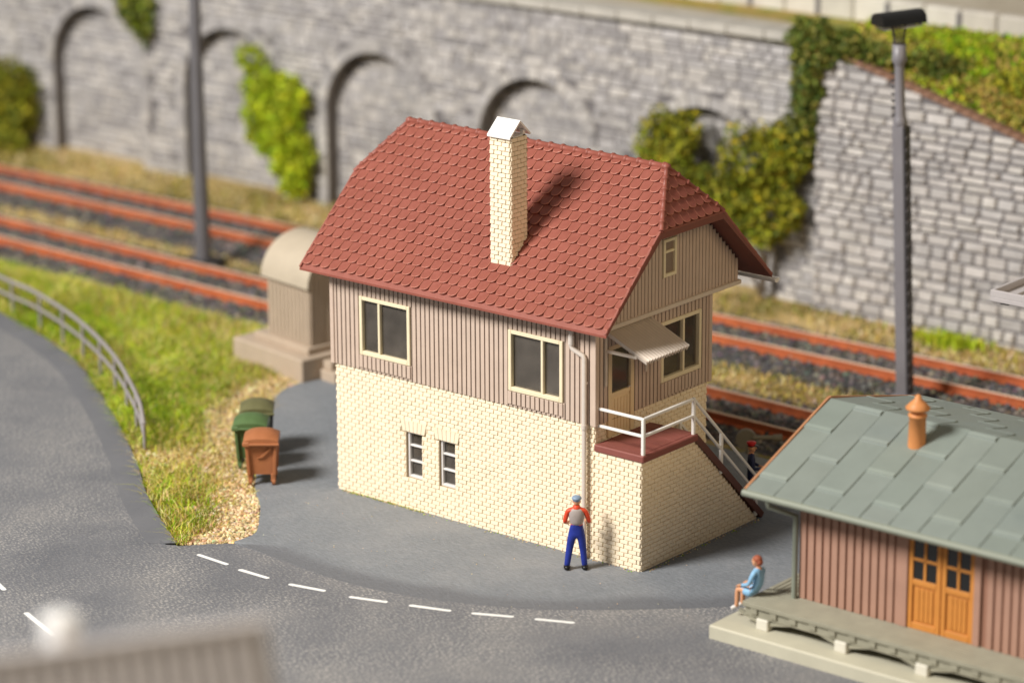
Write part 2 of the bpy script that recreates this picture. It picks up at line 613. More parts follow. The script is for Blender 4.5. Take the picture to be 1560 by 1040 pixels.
def boards(mb, O, U, V, N, w, top, holes=(), pitch=0.128, bw=0.098, proud=0.026, mi=0, lo=0.0):
    O, U, V, N = map(lambda q: np.array(q, float), (O, U, V, N))
    n = int(round(w / pitch))
    pitch = w / n
    for i in range(n):
        uc = (i + 0.5) * pitch
        a, b = uc - bw / 2, uc + bw / 2
        hi = top(uc) if callable(top) else top
        l0 = lo(uc) if callable(lo) else lo
        if hi - l0 < 0.05:
            continue
        hs = [(c, d) for x0, x1, c, d in holes if x0 - 0.02 < uc < x1 + 0.02]
        for s, e in split(l0, hi, hs):
            p = proud * R.uniform(0.92, 1.08)
            mb.obox(O + U * uc + V * (s + e) / 2 + N * p / 2, U * bw / 2, V * (e - s) / 2, N * p / 2, mi, 0.008)


def window(parent, O, U, N, w, h, frame_mat='cream_trim', fw=0.085, bars=(), hbars=(), depth=0.07, out=0.05, glass='glass', name='window'):
    """w x h window with its lower left outer corner at O; frame, bars at fractions of the width or height, pane"""
    O, U, N = map(lambda q: np.array(q, float), (O, U, N))
    V = A3(0, 0, 1)
    f = MB()

    def m(u0, u1, v0, v1, n0, n1):
        f.obox(O + U * (u0 + u1) / 2 + V * (v0 + v1) / 2 + N * (n0 + n1) / 2, U * (u1 - u0) / 2, V * (v1 - v0) / 2, N * (n1 - n0) / 2, 0, 0.010)
    m(0, fw, 0, h, -depth, out)
    m(w - fw, w, 0, h, -depth, out)
    m(fw, w - fw, 0, fw * 1.1, -depth, out)
    m(fw, w - fw, h - fw, h, -depth, out)
    for b in bars:
        m(w * b - fw * 0.38, w * b + fw * 0.38, fw * 1.1, h - fw, -depth, out - 0.012)
    for b in hbars:
        m(fw, w - fw, h * b - fw * 0.4, h * b + fw * 0.4, -depth, out - 0.012)
    fo = f.build(name, frame_mat, parent)
    g = MB()
    k = fw * 0.7
    g.obox(O + U * w / 2 + V * h / 2 + N * (-depth * 0.7), U * (w / 2 - k), V * (h / 2 - k), N * 0.006)
    g.build('pane', glass, fo)
    return fo


# ------------------------------------------------------------------ camera
cam_d = bpy.data.cameras.new('camera')
cam = bpy.data.objects.new('camera', cam_d)
COL.objects.link(cam)
rt = Vector((0.77468922, 0.63232457, -0.00471763))
up = Vector((-0.17847942, 0.2258082, 0.95768249))
fw_ = Vector((-0.60663145, 0.7410643, -0.2877881))
M = Matrix((rt, up, -fw_)).transposed().to_4x4()
M.translation = Vector((45.79290, -49.76793, 23.74977))
cam.matrix_world = M
cam_d.sensor_width = 36
cam_d.lens = 4834.13 / 1560 * 36
cam_d.clip_start = 1
cam_d.clip_end = 500
cam_d.dof.use_dof = True
cam_d.dof.focus_distance = 67.3
cam_d.dof.aperture_fstop = 0.155
SC.camera = cam

# ------------------------------------------------------------------ light: one big soft lamp in front on the left, a weak warm one, dim room
LD = Vector((0.31, 1.0, -0.93)).normalized()


def area(name, target, d, dist, size, power, col):
    l = bpy.data.lights.new(name, 'AREA')
    l.shape = 'DISK'
    l.size = size
    l.energy = power
    l.color = col
    o = bpy.data.objects.new(name, l)
    COL.objects.link(o)
    o.location = Vector(target) - d * dist
    o.rotation_euler = d.to_track_quat('-Z', 'Y').to_euler()
    return o


area('key_lamp', (0, 4, 1), LD, 95, 29, 95 ** 2 * math.pi * 5.15, (1.0, 0.965, 0.915))
area('warm_lamp', (5, 4, 1), Vector((-0.9, 0.15, -0.55)).normalized(), 95, 40, 95 ** 2 * math.pi * 0.64, (1.0, 0.75, 0.42))
W = bpy.data.worlds.new('World')
SC.world = W
W.use_nodes = True
bg = W.node_tree.nodes['Background']
bg.inputs[0].default_value = (1.0, 0.95, 0.88, 1)
bg.inputs[1].default_value = 0.185
SC.view_settings.view_transform = 'Standard'
SC.view_settings.look = 'None'
SC.view_settings.exposure = 0.0
SC.view_settings.gamma = 1.0
SC.cycles.use_denoising = True
SC.cycles.max_bounces = 8
SC.cycles.transparent_max_bounces = 12
SC.cycles.caustics_reflective = False
SC.cycles.caustics_refractive = False

# ------------------------------------------------------------------ signal box
L, L2, HW, ZB = 7.27, 8.49, 3.96, 3.0
OX, OXR, OY, OYB = 0.63, 0.64, 0.45, 1.53
ZE, ZR, ZH = 5.17, 8.04, 6.97
YR = (HW + OYB - OY) / 2
SL = (ZR - ZE) / (YR + OY)
X, Y, Z = A3(1, 0, 0), A3(0, 1, 0), A3(0, 0, 1)
box = thing('signal_box', 'two storey signal box of cream brick and taupe boards under a red tiled roof', 'signal box', (3.6, 2, 0))

lw = [(2.04, 2.50, 0.74, 1.82), (2.99, 3.45, 0.74, 1.82)]
b = MB()
bj = dict(t=0.16, mi=1)
panel(b, (0, 0, 0), X, Z, -Y, L, ZB, lw, **bj)
bricks(b, (0, 0, 0), X, Z, -Y, L, ZB, lw + [(1.92, 2.62, 1.82, 2.08), (2.87, 3.57, 1.82, 2.08)])
panel(b, (L, 0, 0), Y, Z, X, HW, ZB, [(0.42, 1.31, 2.6, 3.0)], **bj)
bricks(b, (L, 0, 0), Y, Z, X, HW, ZB, [(0.38, 1.35, 2.6, 3.0)])
panel(b, (L, HW, 0), -X, Z, Y, L, ZB, **bj)
panel(b, (0, HW, 0), -Y, Z, -X, HW, ZB, **bj)
bricks(b, (0, HW, 0), -Y, Z, -X, HW, ZB)
b.build('brick_wall', ['cream_brick', 'cream_joint'], box)
for a, _, c, d in [(q[0], q[1], q[2], q[3]) for q in lw]:
    f = window(box, (a, 0.05, c), X, -Y, 0.46, 1.08, 'frame_grey', 0.055, (), (0.36, 0.69), 0.12, 0.0)
    m = MB()
    n = 6
    for i in range(n):
        s0, s1 = i / n, (i + 1) / n
        lo = lambda t: a - 0.09 + t * 0.64
        hi = lambda t: a - 0.15 + t * 0.76
        g = 0.006
        m.prism([(lo(s0) + g, -0.032, d), (lo(s1) - g, -0.032, d), (hi(s1) - g, -0.032, d + 0.25), (hi(s0) + g, -0.032, d + 0.25)], (0, 0.05, 0))
    m.build('lintel', 'cream_brick', f)

# upper storey of vertical boards
WH = ZE + 0.22 - ZB
hF = [(0.77, 2.24, 0.35, 1.69), (5.0, 6.47, 0.35, 1.70)]
hG = [(2.22, 3.67, 0.39, 1.73), (0.42, 1.31, 0.0, 1.62)]
hB = [(0.9, 2.6, 0.4, 1.7), (3.2, 5.6, 0.4, 1.7)]
t = MB()
panel(t, (-0.03, -0.03, ZB), X, Z, -Y, L + 0.06, WH, [(a + .03, b_ + .03, c, d) for a, b_, c, d in hF], 0.12, 1)
panel(t, (L + 0.03, -0.03, ZB), Y, Z, X, HW + 0.06, WH, [(a + .03, b_ + .03, c, d) for a, b_, c, d in hG], 0.12, 1)
panel(t, (L + 0.03, HW + 0.03, ZB), -X, Z, Y, L + 0.06, WH, hB, 0.12, 1)
panel(t, (-0.03, HW + 0.03, ZB), -Y, Z, -X, HW + 0.06, WH, (), 0.12, 1)
boards(t, (-0.03, -0.03, ZB), X, Z, -Y, L + 0.06, WH, [(a + .03, b_ + .03, c, d) for a, b_, c, d in hF])
boards(t, (L + 0.03, -0.03, ZB), Y, Z, X, HW + 0.06, WH, [(a + .03, b_ + .03, c, d) for a, b_, c, d in hG], pitch=0.135)
for cx, cy in ((L + 0.035, -0.035), (-0.035, -0.035), (L + 0.035, HW + 0.035)):
    t.box(cx - 0.055, cx + 0.055, cy - 0.055, cy + 0.055, ZB, ZB + WH, 0, 0.01)
t.build('timber_wall', ['taupe_board', 'taupe_groove'], box)
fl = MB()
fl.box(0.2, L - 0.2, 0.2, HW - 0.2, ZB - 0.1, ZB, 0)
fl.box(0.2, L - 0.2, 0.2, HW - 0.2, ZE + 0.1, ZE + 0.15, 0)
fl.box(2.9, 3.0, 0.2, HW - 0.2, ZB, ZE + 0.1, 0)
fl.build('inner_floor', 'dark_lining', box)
for (a, b_, c, d), br in zip(hF, ((0.385,), (0.62,))):
    window(box, (a, -0.03, ZB + c), X, -Y, b_ - a, d - c, bars=br)
a, b_, c, d = hG[0]
window(box, (L + 0.03, a, ZB + c), Y, X, b_ - a, d - c, bars=(0.565,))
for a, b_, c, d in hB:
    window(box, (L + 0.03 - a, HW + 0.03, ZB + c), -X, Y, b_ - a, d - c, bars=(0.5,))
# skirting board row that stands a little proud under each window
for a, b_, c, d in hF:
    sk = MB()
    boards(sk, (a - 0.02, -0.062, ZB + 0.06), X, Z, -Y, b_ - a + 0.04, c - 0.07, proud=0.022)
    sk.build('apron_board', 'taupe_board', box)
a, b_, c, d = hG[0]
sk = MB()
boards(sk, (L + 0.062, a - 0.02, ZB + 0.06), Y, Z, X, b_ - a + 0.04, c - 0.07, proud=0.022)
sk.build('apron_board', 'taupe_board', box)

# door
dr = MB()
D0, D1, DZ0, DZ1 = 0.42, 1.31, 2.62, ZB + 1.62
for y0, y1, z0, z1, n0, n1 in ((D0, D0 + .12, DZ0, DZ1, -.06, .045), (D1 - .12, D1, DZ0, DZ1, -.06, .045), (D0, D1, DZ1 - .1, DZ1, -.06, .043), (D0 + .12, D1 - .12, DZ0, DZ0 + .86, -.05, .0), (D0 + .12, D1 - .12, DZ0 + .86, DZ0 + .95, -.05, .025)):
    dr.box(L + n0, L + n1, y0, y1, z0, z1, 0, 0.008)
for k in range(6):
    y = D0 + .15 + k * (D1 - D0 - .3) / 5.5
    dr.box(L, L + .014, y, y + .075, DZ0 + .05, DZ0 + .80, 0, 0.005)
door = dr.build('door', 'door_cream', box)
g = MB()
g.box(L - 0.03, L - 0.018, D0 + .1, D1 - .1, DZ0 + .95, DZ1 - .08)
g.build('pane', 'glass', door)
g = MB()
g.tube([(L + .01, D1 - .15, DZ0 + .98), (L + .06, D1 - .15, DZ0 + .98), (L + .06, D1 - .24, DZ0 + .98)], 0.014, 8)
g.build('handle', 'pipe_grey', door)

# gable wall under the half hip
gx = L + 0.10
gt = lambda y: min(ZE + SL * (y + OY), ZE + SL * (HW + OYB - y), ZH + 0.06) - 0.16
gw = MB()
y0, y1, gz = 0.10, 4.93, 5.10
yA = (ZH + 0.06 - ZE) / SL - OY
yB = HW + OYB - (ZH + 0.06 - ZE) / SL
poly = [(gx, y0, gz), (gx, y1, gz), (gx, y1, gt(y1)), (gx, yB, gt(yB)), (gx, yA, gt(yA)), (gx, y0, gt(y0))]
gw.prism(poly, (-0.1, 0, 0), 1)
boards(gw, (gx, y0, gz), Y, Z, X, y1 - y0, lambda u: gt(y0 + u) - gz, [(2.17 - y0, 2.63 - y0, 0.64, 1.47)], pitch=0.122)
gw.build('gable_wall', ['taupe_board', 'taupe_groove'], box)
gw = MB()
gw.prism([(p[0] - gx, p[1], p[2]) for p in poly], (0.1, 0, 0), 1)
gw.build('gable_wall', ['taupe_board', 'taupe_groove'], box)
window(box, (gx + 0.005, 2.17, 5.74), Y, X, 0.46, 0.83, 'cream_trim', 0.07, (), (0.66,), 0.02, 0.055, 'dark_pane')
m = MB()
m.box(gx - 0.04, gx + 0.09, 0.04, 4.98, 5.02, 5.11, 0, 0.012)
m.build('gable_moulding', 'awning_taupe', box)

# roof
RX0, RX1, RYB = -OX, L + OXR, HW + OYB
DH = 0.70
tH = (ZH - ZE) / (ZR - ZE)
yh = -OY + tH * (YR + OY)
rf = MB()
pA, pB, pC, pD, pE, pF = A3(RX0, -OY, ZE), A3(RX1, -OY, ZE), A3(RX1, yh, ZH), A3(RX1 - DH, YR, ZR), A3(RX0 + DH, YR, ZR), A3(RX0, yh, ZH)
mir = lambda p: A3(p[0], 2 * YR - p[1], p[2])
thk = lambda q: A3(0, 0, -0.05 if q[2] < ZE + .01 else -0.15)
for poly in ([pA, pB, pC, pD, pE, pF], [mir(q) for q in (pB, pA, pF, pE, pD, pC)], [pC, mir(pC), pD], [mir(pF), pF, pE]):
    rf.add(poly, [tuple(range(len(poly)))], 0)
    rf.add([q + thk(q) for q in poly], [tuple(range(len(poly)))[::-1]], 1)
loop = [pA, pB, pC, mir(pC), mir(pB), mir(pA), mir(pF), pF]
for i in range(8):
    p, q = loop[i], loop[(i + 1) % 8]
    rf.add([p, p + thk(p), q + thk(q), q], [(0, 1, 2, 3)], 0 if i == 0 else 1)


def clip(poly, conv):
    """clip 2-D polygon by convex polygon (counter-clockwise)"""
    for i in range(len(conv)):
        a, b_ = conv[i], conv[(i + 1) % len(conv)]
        side = lambda p: (b_[0] - a[0]) * (p[1] - a[1]) - (b_[1] - a[1]) * (p[0] - a[0])
        out = []
        for j in range(len(poly)):
            p, q = poly[j], poly[(j + 1) % len(poly)]
            sp, sq = side(p), side(q)
            if sp >= 0:
                out.append(p)
            if (sp >= 0) != (sq >= 0):
                f = sp / (sp - sq)
                out.append((p[0] + f * (q[0] - p[0]), p[1] + f * (q[1] - p[1])))
        poly = out
        if len(poly) < 3:
            return []
    return poly


def tiles(mb, O, U, V, N, conv, umin, umax, vmax, tw=0.262, th=0.2583, v_start=0.10):
    O, U, V, N = map(lambda q: np.array(q, float), (O, U, V, N))
    r = 0
    v = v_start
    while v < vmax:
        u = umin - (tw / 2 if r % 2 else 0)
        while u < umax + tw:
            uc = u + tw / 2
            h = tw / 2 - 0.004
            sh = [(uc - h, v + th * 1.10), (uc - h, v + 0.11)]
            for k in range(1, 8):
                t_ = math.pi * k / 8
                sh.append((uc - h * math.cos(t_), v + 0.11 - 0.11 * math.sin(t_) ** 0.9))
            sh += [(uc + h, v + 0.11), (uc + h, v + th * 1.10)]
            c = clip(sh, conv)
            if len(c) >= 3:
                j = R.uniform(-0.003, 0.003)
                sk_ = 0.08 + R.uniform(-0.02, 0.02)
                H = lambda p: 0.014 + j + (sk_ * (p[0] - uc) + 0.048) * (1 - (p[1] - v) / (th * 1.1))
                n = len(c)
                q_ = (uc, v + th * 0.62)
                ins_ = [(q_[0] + (p[0] - q_[0]) * 0.90, q_[1] + (p[1] - q_[1]) * (0.90 if p[1] < q_[1] else 1)) for p in c]
                top = [O + U * p[0] + V * p[1] + N * H(p) for p in ins_]
                mid = [O + U * p[0] + V * p[1] + N * (H(p) - 0.012) for p in c]
                bot = [O + U * p[0] + V * p[1] - N * 0.01 for p in c]
                mb.add(top + mid + bot, [tuple(range(n))] + [(n + i, 2 * n + i, 2 * n + (i + 1) % n, n + (i + 1) % n) for i in range(n)], 0)
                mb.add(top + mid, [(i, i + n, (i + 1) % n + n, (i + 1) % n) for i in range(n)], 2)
            u += tw
        v += th
        r += 1


LS = math.hypot(YR + OY, ZR - ZE)
Vf = (pE - A3(pE[0], -OY, ZE)) / LS
Nf = np.cross(X, Vf)
uv = lambda p: (p[0] - RX0, np.dot(p - pA, Vf))
cf = [uv(q) for q in (pA, pB, pC, pD, pE, pF)]
tiles(rf, pA, X, Vf, Nf, cf, 0, RX1 - RX0, LS)
Vb = A3(0, -Vf[1], Vf[2])
Ob = mir(pB)
uvb = lambda p: (RX1 - p[0], np.dot(p - Ob, Vb))
tiles(rf, Ob, -X, Vb, np.cross(-X, Vb), [uvb(mir(q)) for q in (pB, pA, pF, pE, pD, pC)], 0, RX1 - RX0, LS)
hipm = A3(RX1, YR, ZH)
lv = np.linalg.norm(pD - hipm)
Vh = (pD - hipm) / lv
uvh = lambda p: (p[1] - yh, np.dot(p - pC, Vh))
tiles(rf, pC, Y, Vh, np.cross(Y, Vh), [uvh(q) for q in (pC, mir(pC), pD)], 0, mir(pC)[1] - yh, lv, v_start=0.02)
# verge edge strips
for s_, x in ((1, RX1), (-1, RX0)):
    for f in (lambda q: q, mir):
        p, q = f(A3(x, -OY, ZE)), f(A3(x, yh, ZH))
        rf.bar(p + Z * 0.025 - X * s_ * 0.02, q + Z * 0.025 - X * s_ * 0.02, 0.045, 0.05, 0)
    rf.bar(A3(x, yh, ZH) + Z * 0.012, A3(x, 2 * YR - yh, ZH) + Z * 0.012, 0.04, 0.04, 0)
roof = rf.build('roof', ['roof_red', 'roof_brown', 'roof_edge_highlight'], box)
rc = MB()


def caps(p, q, r=0.072, step=0.34):
    n = max(2, int(round(np.linalg.norm(q - p) / step)))
    pts, rs = [], []
    for i in range(n):
        for f, k in ((0.02, 1.0), (0.76, 0.93), (0.78, 1.32), (0.93, 1.32), (0.97, 1.0)):
            pts.append(p + (q - p) * (i + f) / n)
            rs.append(r * k)
    rc.tube(pts, rs, 10)


up_ = Z * 0.02
caps(pE + up_, pD + up_)
for a in (pC, mir(pC)):
    caps(a + up_, pD + up_, 0.060, 0.30)
for a in (pF, mir(pF)):
    caps(a + up_, pE + up_, 0.060, 0.30)
for a in (pE, pD):
    rc.lathe([(0.02, -0.07), (0.085, -0.05), (0.1, 0.0), (0.085, 0.05), (0.02, 0.085)], a + up_, 12)
rc.build('ridge_cap', 'roof_red', roof)

# gutter along the rear eave, downpipe at the front corner
gt_ = MB()
n = 8
yg, zg, rg = RYB + 0.07, ZE - 0.07, 0.10
prof = [(yg + rg * math.cos(math.pi + math.pi * k / n), zg + rg * math.sin(math.pi + math.pi * k / n)) for k in range(n + 1)]
prof += [(yg + (rg - .02) * math.cos(2 * math.pi - math.pi * k / n), zg + (rg - .02) * math.sin(2 * math.pi - math.pi * k / n)) for k in range(n + 1)]
gt_.prism([(RX0 - .05, y, z) for y, z in prof][::-1], (RX1 - RX0 + 0.12, 0, 0))
gt_.prism([(RX1 + .07, y, z) for y, z in prof[:n + 1]][::-1], (0.015, 0, 0))
gt_.build('gutter', 'white_plastic', box)
dp = MB()
dp.tube([(6.78, -0.17, 5.02), (6.78, -0.17, 4.70), (6.80, -0.17, 4.64), (7.06, -0.13, 4.52), (7.09, -0.125, 4.47), (7.09, -0.125, 0.02)], 0.052, 12)
dp.tube([(6.78, -0.17, 4.72), (6.78, -0.17, 4.92)], 0.066, 12)
dp.tube([(7.09, -0.125, 2.92), (7.09, -0.125, 3.02)], 0.068, 12)
for z in (1.2, 3.9):
    dp.box(7.04, 7.14, -0.13, -0.02, z, z + 0.05)
dp.build('downpipe', 'pipe_grey', box)

# chimney
cx0, cx1, cy0, cy1, cz0, cz1 = 4.215, 4.765, 0.34, 0.87, 5.75, 8.70
c = MB()
cb = 0.095
c.box(cx0 + .015, cx1 - .015, cy0 + .015, cy1 - .015, cz0, cz1, 1)
for O, U, N, w in (((cx0, cy0, cz0), X, -Y, cx1 - cx0), ((cx1, cy0, cz0), Y, X, cy1 - cy0), ((cx1, cy1, cz0), -X, Y, cx1 - cx0), ((cx0, cy1, cz0), -Y, -X, cy1 - cy0)):
    bricks(c, O, U, Z, N, w, cz1 - cz0, bl=0.21, bh=cb, proud=0.018)
ch = c.build('chimney', ['cream_brick', 'cream_joint'], box)
c = MB()
xm0, xm1, ym = cx0 - 0.025, cx1 + 0.045, (cy0 + cy1) / 2
for s_ in (-1, 1):
    ye = ym + s_ * 0.345
    tri = [(xm0, ym, cz1 + 0.36), (xm0, ye, cz1 + 0.045), (xm0, ye, cz1 - 0.0), (xm0, ym, cz1 + 0.305)]
    c.prism(tri if s_ > 0 else tri[::-1], (xm1 - xm0, 0, 0))
for x in (cx0 + 0.06, cx1 - 0.06):
    for y in (cy0 + .06, cy1 - .06):
        c.box(x - .04, x + .04, y - .04, y + .04, cz1, cz1 + 0.12)
c.box(cx0 + .02, cx1 - .02, cy0 + .02, cy1 - .02, cz1, cz1 + .02)
c.build('cap', 'cap_white', ch)

# awning over the door
ay0, ay1 = 0.24, 1.73
w0, w1 = A3(L + 0.06, 0, 5.00), A3(8.42, 0, 4.53)
nrm = A3(0.47, 0, 1.36)
nrm /= np.linalg.norm(nrm)
m = MB()
ny = 15 * 6
vs, fs = [], []
for s_, th in ((0, 0.0), (1, -0.025)):
    for i in range(2):
        for k in range(ny + 1):
            y = ay0 + (ay1 - ay0) * k / ny
            p = (w0, w1)[i] + Y * y + nrm * (0.045 * math.cos(2 * math.pi * 15 * k / ny) + th)
            vs.append(p)
n1 = ny + 1
for k in range(ny):
    fs.append((k, n1 + k, n1 + k + 1, k + 1))
    fs.append((2 * n1 + k, 2 * n1 + k + 1, 3 * n1 + k + 1, 3 * n1 + k))
    fs.append((n1 + k, 3 * n1 + k, 3 * n1 + k + 1, n1 + k + 1))
    fs.append((k, k + 1, 2 * n1 + k + 1, 2 * n1 + k))
fs += [(0, 2 * n1, 3 * n1, n1), (ny, n1 + ny, 3 * n1 + ny, 2 * n1 + ny)]
m.add(vs, fs, 0, False)
aw = m.build('awning', 'awning_taupe', box)
for y in (ay0 + 0.04, ay1 - 0.06):
    m = MB()
    m.box(L + 0.055, L + 0.10, y - .035, y + .035, 3.8, 4.93, 0, 0.008)
    m.bar((L + 0.10, y, 4.58), (8.16, y, 4.585), 0.05, 0.075, ch=0.008)
    m.build('bracket', 'awning_taupe', aw)

# landing, stair and railings
s = MB()
zp = 2.45
ys, ye = 1.87, 4.26
s.box(L + .02, L2 - .03, 0.03, ys, 0, zp, 1)
s.prism([(L2, 0.0, 0), (L2, ye, 0), (L2, ys, zp), (L2, 0.0, zp)], (-0.12, 0, 0), 1)
s.add([(L + .0, 0.0, 0), (L2, 0.0, 0), (L2, 0.0, zp), (L + .0, 0.0, zp)], [(0, 1, 2, 3)], 1)
bricks(s, (L + 0.02, 0, 0), X, Z, -Y, L2 - L - 0.02, zp)
bricks(s, (L2, 0, 0), Y, Z, X, ye, zp, edge=lambda v: ys + (ye - ys) * (1 - v / zp) - 0.02)
s.build('stair_base', ['cream_brick', 'cream_joint'], box)
s = MB()
s.box(L + .02, L2 + .09, -0.05, ys + .02, zp, zp + 0.155, 0, 0.02)
for k in range(5):
    y = 0.10 + k * 0.36
    s.box(L + .1, L2 - .02, y, y + .335, zp + .155, zp + .163, 0, 0.003)
s.build('landing', 'slab_red', box)
s = MB()
sl = A3(0, ye + .09 - ys, -(zp - 0.0))
s.bar((L2 + 0.005, ys, zp + .06), (L2 + 0.005, ye + .10, 0.08), 0.13, 0.14)
s.bar((L + .14, ys, zp + .06), (L + .14, ye + .10, 0.08), 0.10, 0.14)
nst = 13
for k in range(nst):
    z = zp * (1 - (k + 1) / (nst + 1))
    y = ys + (ye - ys) * (k + 0.2) / nst
    s.box(L + .17, L2 - .06, y, y + .22, z, z + .05)
s.build('stair', 'stringer_brown', box)
rl = MB()
rx = L2 + 0.02
zt, zm = zp + 0.93, zp + 0.56
q0, q1, q2, q3 = A3(L + .05, 0.04, 0), A3(rx, 0.04, 0), A3(rx, 1.80, 0), A3(rx, 4.22, -2.42)
for z in (zt, zm):
    for p, q in ((q0, q1), (q1, q2), (q2, q3)):
        rl.bar(p + Z * z, q + Z * z, 0.055, 0.06, ch=0.01)
for p in (q1, q2):
    rl.bar(p + Z * (zp + 0.10), p + Z * (zt + .03), 0.075, 0.075, ch=0.012)
for f in (0.42, 0.97):
    p = q2 + (q3 - q2) * f
    rl.bar(p + Z * (zp + 0.02), p + Z * zt, 0.065, 0.09, ch=0.012)
rl.build('railing', 'white_plastic', box)
rl = MB()
d = A3(-(L2 - L) + 0.13, 0, 0)
for z in (zt, zm):
    rl.bar(q2 + d + (q3 - q2) * .40 + Z * z, q3 + d + Z * z, 0.05, 0.06, ch=0.01)
for f in (0.42, 0.70, 0.97):
    p = q2 + d + (q3 - q2) * f
    rl.bar(p + Z * (zp + 0.02), p + Z * zt, 0.06, 0.08, ch=0.012)
rl.build('railing', 'white_plastic', box)

# ------------------------------------------------------------------ ground
def smooth(a, b, x):
    t_ = np.clip((x - a) / (b - a), 0, 1)
    return t_ * t_ * (3 - 2 * t_)


def vnoise(x, y, seed=0):
    """cheap smooth 2-D noise in -1..1"""
    v = 0
    for i, (f, a) in enumerate(((0.23, 1.0), (0.61, 0.6), (1.37, 0.35), (3.1, 0.2))):
        p = seed * 1.7 + i * 2.3
        v = v + a * np.sin(x * f * 2.1 + p + 1.3 * np.sin(y * f * 1.7 + p * 1.1)) * np.cos(y * f * 2.3 - p + 1.1 * np.sin(x * f * 1.9 + p))
    return v / 1.6


def base_z(x, y):
    x, y = np.asarray(x, float), np.asarray(y, float)
    z = -0.02 - 0.20 * smooth(7.6, 9.0, y)
    return z + 0.035 * vnoise(x, y) * smooth(-60, -4, x + y * 0)


def grid(name, xs, ys, zf, m, kind='structure'):
    gx_, gy_ = np.meshgrid(xs, ys)
    V = np.stack([gx_, gy_, zf(gx_, gy_)], -1).reshape(-1, 3)
    nx = len(xs)
    i = np.arange(len(ys) - 1)[:, None] * nx + np.arange(nx - 1)[None]
    F = np.stack([i, i + 1, i + nx + 1, i + nx], -1).reshape(-1, 4)
    return tag(np_obj(name, V, F, m, smooth=True), kind=kind)


grid('ground', np.concatenate([np.linspace(-90, -40, 12)[:-1], np.linspace(-40, 22, 160), np.linspace(22, 90, 12)[1:]]),
     np.concatenate([np.linspace(-90, -12, 12)[:-1], np.linspace(-12, 20.6, 110)]),
     lambda x, y: base_z(x, y) - 0.06, 'dry_ground')


def catmull(P, n=8):
    P = [np.array(p, float) for p in P]
    P = [2 * P[0] - P[1]] + P + [2 * P[-1] - P[-2]]
    out = []
    for i in range(1, len(P) - 2):
        for k in range(n):
            t_ = k / n
            a, b_, c_, d_ = P[i - 1:i + 3]
            out.append(0.5 * (2 * b_ + (c_ - a) * t_ + (2 * a - 5 * b_ + 4 * c_ - d_) * t_ ** 2 + (3 * b_ - a - 3 * c_ + d_) * t_ ** 3))
    out.append(P[-2])
    return out


# the road's far edge curves down to a tip beside the gravel, then runs along the yard's edge
left_edge = catmull([(-60, 10.5), (-30, 7.6), (-22, 6.3), (-16.6, 4.8), (-12.5, 3.35), (-8.9, 1.25), (-5.1, -1.42), (-2.9, -3.15), (-0.28, -4.86)])
yard_edge = catmull([(0.55, -3.98), (1.3, -4.02), (2.4, -4.13), (3.6, -4.22), (4.9, -4.12), (6.6, -3.62), (8.4, -2.7), (10.6, -0.8), (12.5, 1.2), (14.5, 3.0), (22, 5.6), (60, 7.5)])


def slab(name, loop2, ztop, zbot, m, bevel=0.0):
    """flat plate with an outline; the top is inset by bevel"""
    n_ = len(loop2)
    mb_ = MB()
    V0 = [(p[0], p[1], ztop) for p in loop2]
    V1 = [(p[0], p[1], zbot) for p in loop2]
    mb_.add(V0 + V1, [tuple(range(n_))] + [(i, i + n_, (i + 1) % n_ + n_, (i + 1) % n_) for i in range(n_)])
    return mb_.build(name, m)


road_loop = [(-60, -80), (60, -80)] + [tuple(p) for p in yard_edge[::-1]] + [(0.2, -4.3)] + [tuple(p) for p in left_edge[::-1]]
road = tag(slab('road', road_loop, 0.0, -0.14, 'road_asphalt'), kind='structure')
gravel_edge = catmull([(0.55, -3.98), (0.52, -3.3), (-0.05, -2.55), (-0.75, -1.8), (-1.55, -1.12), (-2.6, 0.1), (-4.1, 2.0), (-5.7, 3.9), (-6.1, 5.1), (-5.7, 6.4), (-3.5, 7.4), (2, 7.7), (14, 7.6), (60, 7.6)])
yl = [tuple(p) for p in yard_edge] + [tuple(p) for p in gravel_edge[::-1][:-1]]
mb_ = MB()
yz = 0.04
n_ = len(yl)
# rounded front lip of the yard
cen = A3(4, 1)


def offs(loop2, d):
    out = []
    n2 = len(loop2)
    for i in range(n2):
        a, b_ = np.array(loop2[i - 1]), np.array(loop2[(i + 1) % n2])
        t_ = b_ - a
        t_ /= np.linalg.norm(t_) + 1e-9
        out.append(np.array(loop2[i]) + A3(-t_[1], t_[0]) * d)
    return out


rings = [(0.0, -0.05), (0.0, 0.004), (0.2, 0.014), (0.4, 0.026), (0.6, 0.036), (0.9, yz), (1.2, yz)]
rcol = [1.0, 1.0, 0.85, 0.65, 0.42, 0.15, 0.0]
vs, fs, vc = [], [], []
ny_ = len(yard_edge)
for r_, (d_, z) in enumerate(rings):
    o2 = offs(yl, 1.0)
    for i in range(n_):
        f_ = float(np.clip((i - 1) / 10, 0, 1) * np.clip((ny_ - 2 - i) / 10, 0, 1))
        p = np.array(yl[i]) + (o2[i] - np.array(yl[i])) * (d_ * f_ + 0.004 * r_)
        zz_ = z if r_ == 0 else z * f_ + (1 - f_) * max(z, .026)
        vs.append((p[0], p[1], zz_))
        vc.append((rcol[r_] * min(1, f_ * 3) if i < ny_ else 0.0, 0, 0))
for r_ in range(len(rings) - 1):
    for i in range(n_):
        j = (i + 1) % n_
        fs.append((r_ * n_ + i, r_ * n_ + j, (r_ + 1) * n_ + j, (r_ + 1) * n_ + i))
fs.append(tuple((len(rings) - 1) * n_ + i for i in range(n_)))
mb_.add(vs, fs)
mb_.c = vc
tag(mb_.build('yard', 'yard_grey'), kind='structure')

